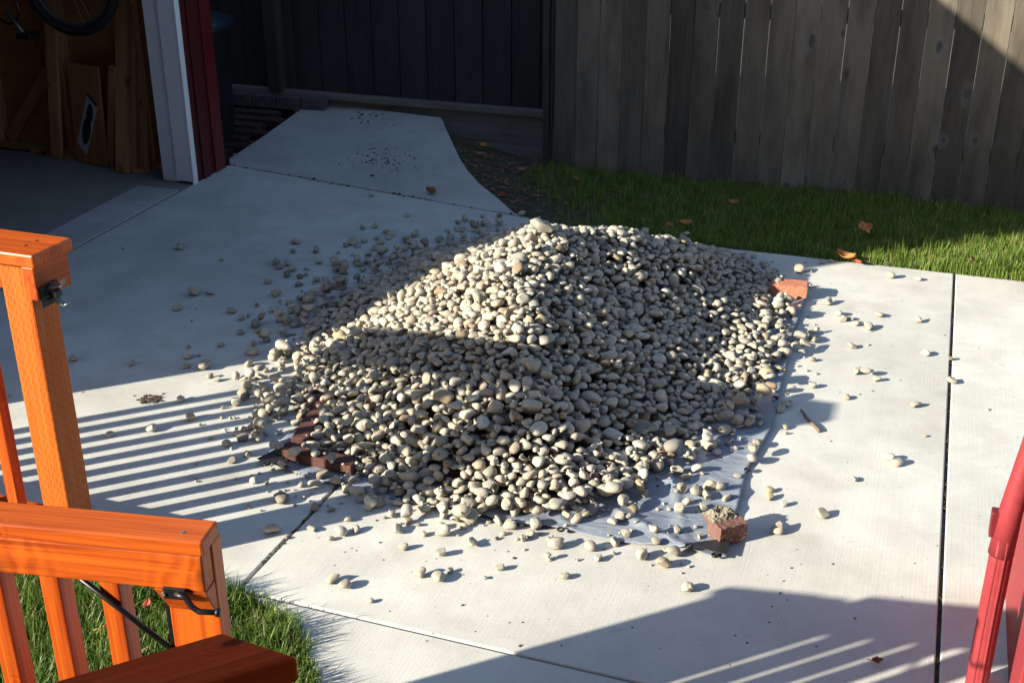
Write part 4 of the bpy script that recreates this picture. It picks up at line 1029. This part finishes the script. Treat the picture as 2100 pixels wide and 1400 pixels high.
def settle(x, y, ax, Rm):
    """height at which the ellipsoid first touches what lies below"""
    S = Rm @ np.diag(np.array(ax) ** 2) @ Rm.T; Mi = np.linalg.inv(S); ex_, ey_ = math.sqrt(S[0, 0]), math.sqrt(S[1, 1])
    i0 = int((x - ex_ - X0) / CELL); i1 = int((x + ex_ - X0) / CELL) + 1; j0 = int((y - ey_ - Y0) / CELL); j1 = int((y + ey_ - Y0) / CELL) + 1
    if i0 < 0 or j0 < 0 or i1 >= NXc or j1 >= NYc: return None
    dx = XX[i0:i1, j0:j1] - x; dy = YY[i0:i1, j0:j1] - y
    b_ = Mi[0, 2] * dx + Mi[1, 2] * dy; cc = Mi[0, 0] * dx * dx + 2 * Mi[0, 1] * dx * dy + Mi[1, 1] * dy * dy - 1
    disc = b_ * b_ - Mi[2, 2] * cc; ok = disc > 0
    if not ok.any(): return None
    sq = np.sqrt(np.where(ok, disc, 0)); zl = (-b_ - sq) / Mi[2, 2]; zu = (-b_ + sq) / Mi[2, 2]
    Hs = HT_[i0:i1, j0:j1]; zc = np.max(np.where(ok, Hs - zl, -9))
    return zc, (i0, i1, j0, j1), ok, zu, math.sqrt(S[2, 2])
def commit(r):
    zc, (i0, i1, j0, j1), ok, zu, tz = r; Hs = HT_[i0:i1, j0:j1]; Hs[ok] = np.maximum(Hs[ok], (zc + zu)[ok])
PEB = []                                                        # x, y, z, axes, rotation, proto, picture size
# single stones read off the photograph: picture x, y and length
SINGLES = '''371,506,17 252,507,6 398,600,24 364,631,16 387,708,9 387,729,18 407,725,8 271,742,14 149,735,15 452,705,15 475,636,17 493,651,16 493,680,14 383,748,13 419,751,24 443,776,15 431,769,13 371,816,18 391,854,20 311,877,20 225,888,16 485,826,22 464,906,18 19,807,7
454,530,8 607,495,16 601,514,12 647,513,17 694,516,9 722,520,8 567,537,16 572,546,15 589,540,14 599,551,18 589,562,17 629,549,10 615,566,13 627,560,11 656,536,15 689,539,21 549,576,13 613,582,16 567,601,19 574,614,8 527,623,9 510,644,9 524,665,22 537,658,17 528,677,13 573,655,14 591,658,21 604,665,17 598,637,15 612,642,16 627,658,14 651,661,10 585,685,15 547,695,16 640,684,13 649,573,14 667,573,15 704,557,18 691,564,9 700,572,17 697,582,15 661,595,17 616,610,17 634,609,20 634,621,18 618,619,11 654,611,13 665,610,12 684,609,10 744,466,12 769,463,14 747,493,13 723,497,20 710,502,12 734,504,11 768,510,16 772,487,12 781,496,15 797,486,12 801,480,16 792,474,12 832,489,15 850,481,15 835,440,12 736,541,16 752,536,13 765,541,11 775,527,18 781,519,14 812,524,22 830,510,12
751,351,12 955,370,13 820,382,15 832,381,10 762,399,10 825,339,9 1000,408,11 990,442,11 1024,440,12 1070,438,14 954,449,16 940,455,12 991,461,13 1024,458,11 978,458,12 1105,446,9 542,344,12 584,355,13 596,373,14
509,790,22 539,796,24 502,813,17 545,814,18 562,813,17 588,813,15 551,825,20 584,843,26 557,845,13 567,854,14 608,824,24 527,849,22 531,862,20 516,873,15 500,879,15 486,885,14 498,897,20 527,893,21 532,901,15 508,928,17 476,941,18 519,982,19 618,991,15 646,991,24 689,988,23 711,983,20 714,1003,28 578,1022,31 605,1030,8 512,1034,10 645,1038,20 679,1041,16 558,1086,27 639,1080,17 589,1097,9 714,1061,16 698,1090,25 678,1100,14 728,1083,18 803,1052,18 836,1066,17 816,1083,25 869,1091,13 908,1090,28 870,1043,27 778,1030,22 757,1038,17 793,1029,13 740,1022,21 759,1013,19 786,1005,18 816,1030,22 827,1119,17 971,1111,26 905,1132,21 923,1166,13 863,1173,21 898,1182,27 681,1186,24 709,1197,26 759,1227,12 1026,1161,18 1018,1099,10 1073,1101,16 1088,1093,17 1125,1141,12 964,1061,34 951,1075,15 934,1063,20 911,1056,22
1123,1140,13 1139,1116,28 1129,1103,16 1211,1120,24 1229,1141,17 1158,1178,19 1315,1138,28 1381,1133,30 1360,1157,30 1410,1204,24 1345,1114,17 1283,1097,19 1262,1109,21 1339,1092,19 1389,1091,19 1257,1074,22 1393,1050,28 1297,1047,25 1408,1030,17 1425,1013,27 1396,1008,22 1454,999,22 1477,1005,21 1449,1020,22 1489,1022,20 1441,1040,18 1513,976,15 1542,945,25 1542,934,20 1552,912,19 1470,910,17 1494,909,15 1509,918,10 1470,929,16 1429,965,22 1406,979,18 1387,969,22 1408,934,17 1379,934,22 1475,881,20 1537,871,22 1517,875,13 1559,870,13 1511,867,24 1602,838,18 1612,826,18 1545,842,17 1549,833,18 1526,823,15 1610,873,13 1612,884,9 1579,1002,16 1579,1017,18 1608,1030,14 1687,1053,24 1595,1083,28 1435,1100,11 1288,1064,14 1271,1063,20 1183,1066,24 1163,1063,18 1098,1076,28
1823,937,20 1839,947,22 1752,979,14 1686,535,12 1704,533,8 1639,554,19 1664,554,7 1589,553,14 1577,556,13 1586,574,19 1603,576,13 1634,579,12 1664,584,9 1827,565,16 1883,570,13 1699,619,18 1720,642,17 1727,654,15 1745,651,12 1758,662,15 1780,670,21 1763,655,6 1803,644,15 1884,656,15 1664,678,14 1675,679,10 1642,696,27 1668,696,20 1631,712,20 1651,715,22 1608,712,17 1668,735,14 1747,708,16 1780,703,5 1899,723,16 1949,733,12 1953,780,17 1761,761,16 1774,766,18 1799,776,14 1666,789,15 1737,812,14 1877,828,18 1898,889,7 2027,835,6 1845,774,4 1675,762,6'''
rg = np.random.default_rng(42)
LARGE = []
for tok in SINGLES.split():
    u, v, s = map(float, tok.split(','))
    p = G(u, v, 0.012); dist = np.linalg.norm(p - np.array([0, 0, CAMH])); a = 0.5 * s * dist / FPX * 1.20
    ax = (a, a * rg.uniform(.70, .88), a * rg.uniform(.50, .72)); Rm = rotm(rg, 0.16)
    r = settle(p[0], p[1], ax, Rm)
    if r is None: continue
    commit(r); PEB.append((p[0], p[1], r[0], ax, Rm, int(rg.integers(30)), s, True, (u, v)))
n_single = len(PEB)
# the heap
mask = np.argwhere(mound > 0.018)
def stone_axes(big=False):
    a = float(np.clip(rg.lognormal(math.log(0.0208), 0.29), 0.0100, 0.038))
    if big: a = rg.uniform(0.028, 0.042)
    return (a, a * rg.uniform(.62, .92), a * rg.uniform(.42, .74))
# the big pale stone on the very top is placed last
tries = 0
while tries < 20000:
    tries += 1
    cand = mask[rg.integers(len(mask), size=7)]
    df = mound[cand[:, 0], cand[:, 1]] - HT_[cand[:, 0], cand[:, 1]]; b_ = int(np.argmax(df))
    if df[b_] < 0.010: continue
    i, j = cand[b_]; ax = stone_axes(); x = gx[i] + rg.uniform(-.003, .003); y = gy[j] + rg.uniform(-.003, .003)
    Rm = rotm(rg, 0.42); best = None
    for dx, dy in ((0, 0), (.012, 0), (-.012, 0), (0, .012), (0, -.012)):
        r = settle(x + dx, y + dy, ax, Rm)
        if r is None: continue
        over = r[0] - mound[i, j]
        if best is None or r[0] < best[0][0]: best = (r, x + dx, y + dy)
    if best is None: continue
    r, x, y = best
    if r[0] + 0.35 * r[4] > mound[i, j] + 0.024: continue
    commit(r); PEB.append((x, y, r[0], ax, Rm, int(rg.integers(30)), 0, False, None))
# stones that ran out all round the toe of the heap
for k in range(430):
    t = rg.uniform(-np.pi, np.pi); ru = 1 + abs(rg.normal(0, .085)); back = (math.cos(t - 2.6) > 0.2)
    if back: ru = 1 + abs(rg.normal(0, .11))
    rr2 = np.interp(t, ang, rad) * ru; x = PK[0] + rr2 * math.cos(t); y = PK[1] + rr2 * math.sin(t)
    if y > 5.56 or x > -0.42: continue
    if ru > 1.10 and not back: continue
    ax = stone_axes(); r = settle(x, y, ax, rotm_ := rotm(rg, 0.2))
    if r is None or r[0] > 0.075: continue
    commit(r); PEB.append((x, y, r[0], ax, rotm_, int(rg.integers(30)), 0, False, None))
for k in range(900):
    if k % 2:
        t = rg.uniform(-np.pi, np.pi); rr2 = np.interp(t, ang, rad) * (1 + rg.normal(0.0, .10)); x = PK[0] + rr2 * math.cos(t); y = PK[1] + rr2 * math.sin(t)
    else: x = rg.uniform(-2.2, -0.45); y = rg.uniform(2.75, 3.9)
    if y > 5.55 or x > -0.2: continue
    a_ = rg.uniform(.0035, .0085); ax = (a_, a_ * .8, a_ * .6); Rm = rotm(rg, .4); r = settle(x, y, ax, Rm)
    if r is None: continue
    commit(r); PEB.append((x, y, r[0], ax, Rm, int(rg.integers(30)), 0, False, None))
tp_ = G(1112, 466, 0.455); ax = (0.050, 0.038, 0.028)
Rm = rotm(rg, 0.08); c_, s_ = math.cos(YAW), math.sin(YAW); Rm = np.array([[c_, -s_, 0], [s_, c_, 0], [0, 0, 1]])
for yy in np.arange(4.1, 4.7, 0.02):
    q = onY(1112, 466, yy); r = settle(q[0], q[1], ax, Rm)
    if r is not None and r[0] >= q[2]: break
commit(r); PEB.append((q[0], q[1], r[0], ax, Rm, 3, 42, True, (1112, 466)))

# pick the largest uncovered stones of the heap's front as individuals too
camp = np.array([0, 0, CAMH])
def view_len(P):
    return FPX * 2 * P[3][0] * 0.9 / np.linalg.norm(np.array(P[:3]) - camp)
def uncovered(P):
    x, y, z, ax, Rm = P[:5]; S = Rm @ np.diag(np.array(ax) ** 2) @ Rm.T; tz = math.sqrt(S[2, 2]); ok = 0
    for dx, dy in ((0, 0), (.35, 0), (-.35, 0), (0, .35), (0, -.35)):
        i = int((x + dx * ax[1] - X0) / CELL); j = int((y + dy * ax[1] - Y0) / CELL); ok += HT_[i, j] <= z + tz * 1.02
    return ok >= 5
def to_px(p):
    q = np.array(p) - camp; w = q @ _fw; return 1050 + FPX * (q @ _r) / w, 700 - FPX * (q @ _up) / w
n_ind = sum(1 for P in PEB if P[7]); rest = []
for i, P in enumerate(PEB):
    if P[7] or not uncovered(P): continue
    u, v = to_px(P[:3])
    if 0 < u < 2100 and (P[1] < 4.3): rest.append((view_len(P), i, u, v))
rest.sort(reverse=True)
for L, i, u, v in rest[:max(0, 300 - n_ind)]:
    P = PEB[i]; PEB[i] = P[:6] + (L, True, (u, v))
# the mass of the heap: one object
heap = [P for P in PEB if not P[7]]
nv, nf = len(IV), len(IF); Vv = np.zeros((len(heap), nv, 3), dtype=np.float32)
for k, P in enumerate(heap):
    Vv[k] = (PROTO[P[5]] * np.array(P[3])) @ P[4].T + np.array(P[:3])
Ff = (IF[None] + (np.arange(len(heap)) * nv)[:, None, None]).reshape(-1)
# the earth-grey core of the heap, well below the stones
cs = 6; ci = np.arange(0, NXc, cs); cj = np.arange(0, NYc, cs); cz = CORE[np.ix_(ci, cj)]
me = bpy.data.meshes.new('pebble_pile'); me.vertices.add(len(heap) * nv); me.vertices.foreach_set('co', Vv.ravel())
me.loops.add(len(Ff)); me.loops.foreach_set('vertex_index', Ff.astype(np.int32)); me.polygons.add(len(Ff) // 3)
me.polygons.foreach_set('loop_start', (np.arange(len(Ff) // 3) * 3).astype(np.int32))
me.polygons.foreach_set('use_smooth', np.ones(len(Ff) // 3, dtype=bool)); me.update(calc_edges=True); me.materials.append(M['stone'])
pile = bpy.data.objects.new('pebble_pile', me); C.objects.link(pile); tag(pile, kind='stuff')
mb = MB(); idm = {}; vs = []; fs = []
for a in range(len(ci) - 1):
    for b_ in range(len(cj) - 1):
        qs = [(a, b_), (a + 1, b_), (a + 1, b_ + 1), (a, b_ + 1)]
        if max(cz[q] for q in qs) < 0.004: continue
        for q in qs:
            if q not in idm: idm[q] = len(vs); vs.append((gx[ci[q[0]]], gy[cj[q[1]]], cz[q] - 0.002))
        fs.append(tuple(idm[q] for q in qs))
mb.add(vs, fs); tag(mb.build('gravel_core', M['dirt'], None, True), kind='stuff')

# individuals with labels built from what lies next to them
LM = [('the twig', 1660, 866), ('the mortar-capped brick', 1472, 1080), ('the clean orange brick', 1618, 598), ('the black tarp corner', 1460, 1137), ('the left tarp corner', 545, 955),
      ('the red-brown timbers', 640, 930), ('the curled joint leaf', 888, 400), ('the narrow red leaf', 430, 606), ('the front joint crossing', 505, 1205),
      ('the orange leaf by the lawn', 1735, 532), ('the right joint', 1950, 700), ('the white casing foot', 396, 377), ('the incised orange post', 140, 900), ('the left joint end', 690, 1000),
      ('the front edge grommet', 1150, 1088), ('the right edge grommet', 1533, 965), ('the far right grommet', 1621, 703), ('the curved path edge', 1090, 447), ('the path litter patch', 775, 325)]
ordn = ['nearest', 'second nearest', 'third nearest', 'fourth nearest', 'fifth nearest', 'sixth nearest', 'seventh nearest', 'eighth nearest', 'ninth nearest', 'tenth nearest', 'eleventh nearest', 'twelfth nearest', 'thirteenth nearest', 'fourteenth nearest', 'fifteenth nearest', 'sixteenth nearest', 'seventeenth nearest', 'eighteenth nearest', 'nineteenth nearest', 'twentieth nearest']
ind = [P for P in PEB if P[7]]
bucket = {}
for n, P in enumerate(ind):
    u, v = P[8]
    heapy = HT_[0, 0] is not None and P[2] > 0.075
    if heapy: key = ('heap', int((u - 500) // 160), int((v - 450) // 110))
    else:
        k = min(range(len(LM)), key=lambda q: (LM[q][1] - u) ** 2 + (LM[q][2] - v) ** 2)
        du, dv = u - LM[k][1], v - LM[k][2]
        side = ('right of' if du > 0 else 'left of') if abs(du) > abs(dv) else ('in front of' if dv > 0 else 'beyond')
        key = (k, side)
    bucket.setdefault(key, []).append(n)
labels = {}
rows = ['top', 'upper', 'upper middle', 'middle', 'lower middle', 'lower', 'bottom', 'bottom']
colsn = ['far left', 'left', 'left of centre', 'centre', 'right of centre', 'right', 'far right', 'far right', 'far right']
for key, ns in bucket.items():
    if key[0] == 'heap':
        ns.sort(key=lambda n: ind[n][8][0])
        for q, n in enumerate(ns):
            pos = ('only large' if len(ns) == 1 else (['leftmost large', 'second large', 'third large', 'fourth large', 'fifth large', 'sixth large', 'seventh large', 'eighth large', 'ninth large'] + ['further large'] * 30)[q])
            if ind[n][8] == (1112, 466): labels[n] = 'biggest pale egg-shaped pebble perched on the very top of the pile'
            else: labels[n] = '%s pebble from left, %s %s part of pile face' % (pos, rows[min(7, max(0, key[2]))], colsn[min(8, max(0, key[1]))])
    else:
        k, side = key; ns.sort(key=lambda n: (ind[n][8][0] - LM[k][1]) ** 2 + (ind[n][8][1] - LM[k][2]) ** 2)
        for q, n in enumerate(ns):
            s = ind[n][6]; size = 'tiny' if s < 10 else 'small' if s < 15 else 'middling' if s < 21 else 'large'
            labels[n] = '%s beige pebble, %s %s %s' % (size, ordn[min(q, 19)], side, LM[k][0])
meshes = {}
for n, P in enumerate(ind):
    k = P[5]
    if k not in meshes:
        me = bpy.data.meshes.new('pebble'); me.from_pydata(PROTO3[k].tolist(), [], IF3.tolist())
        me.polygons.foreach_set('use_smooth', [True] * len(me.polygons)); me.materials.append(M['stone_one']); meshes[k] = me
    o = bpy.data.objects.new('pebble', meshes[k]); C.objects.link(o)
    o.matrix_world = Matrix.Translation(Vector(P[:3])) @ Matrix(P[4].tolist()).to_4x4() @ Matrix.Diagonal(Vector((*P[3], 1)))
    tag(o, labels[n], 'pebble', 'loose pebbles in and around the pile')
print('pebbles', len(PEB), 'singles', n_single, 'individuals', len(ind))
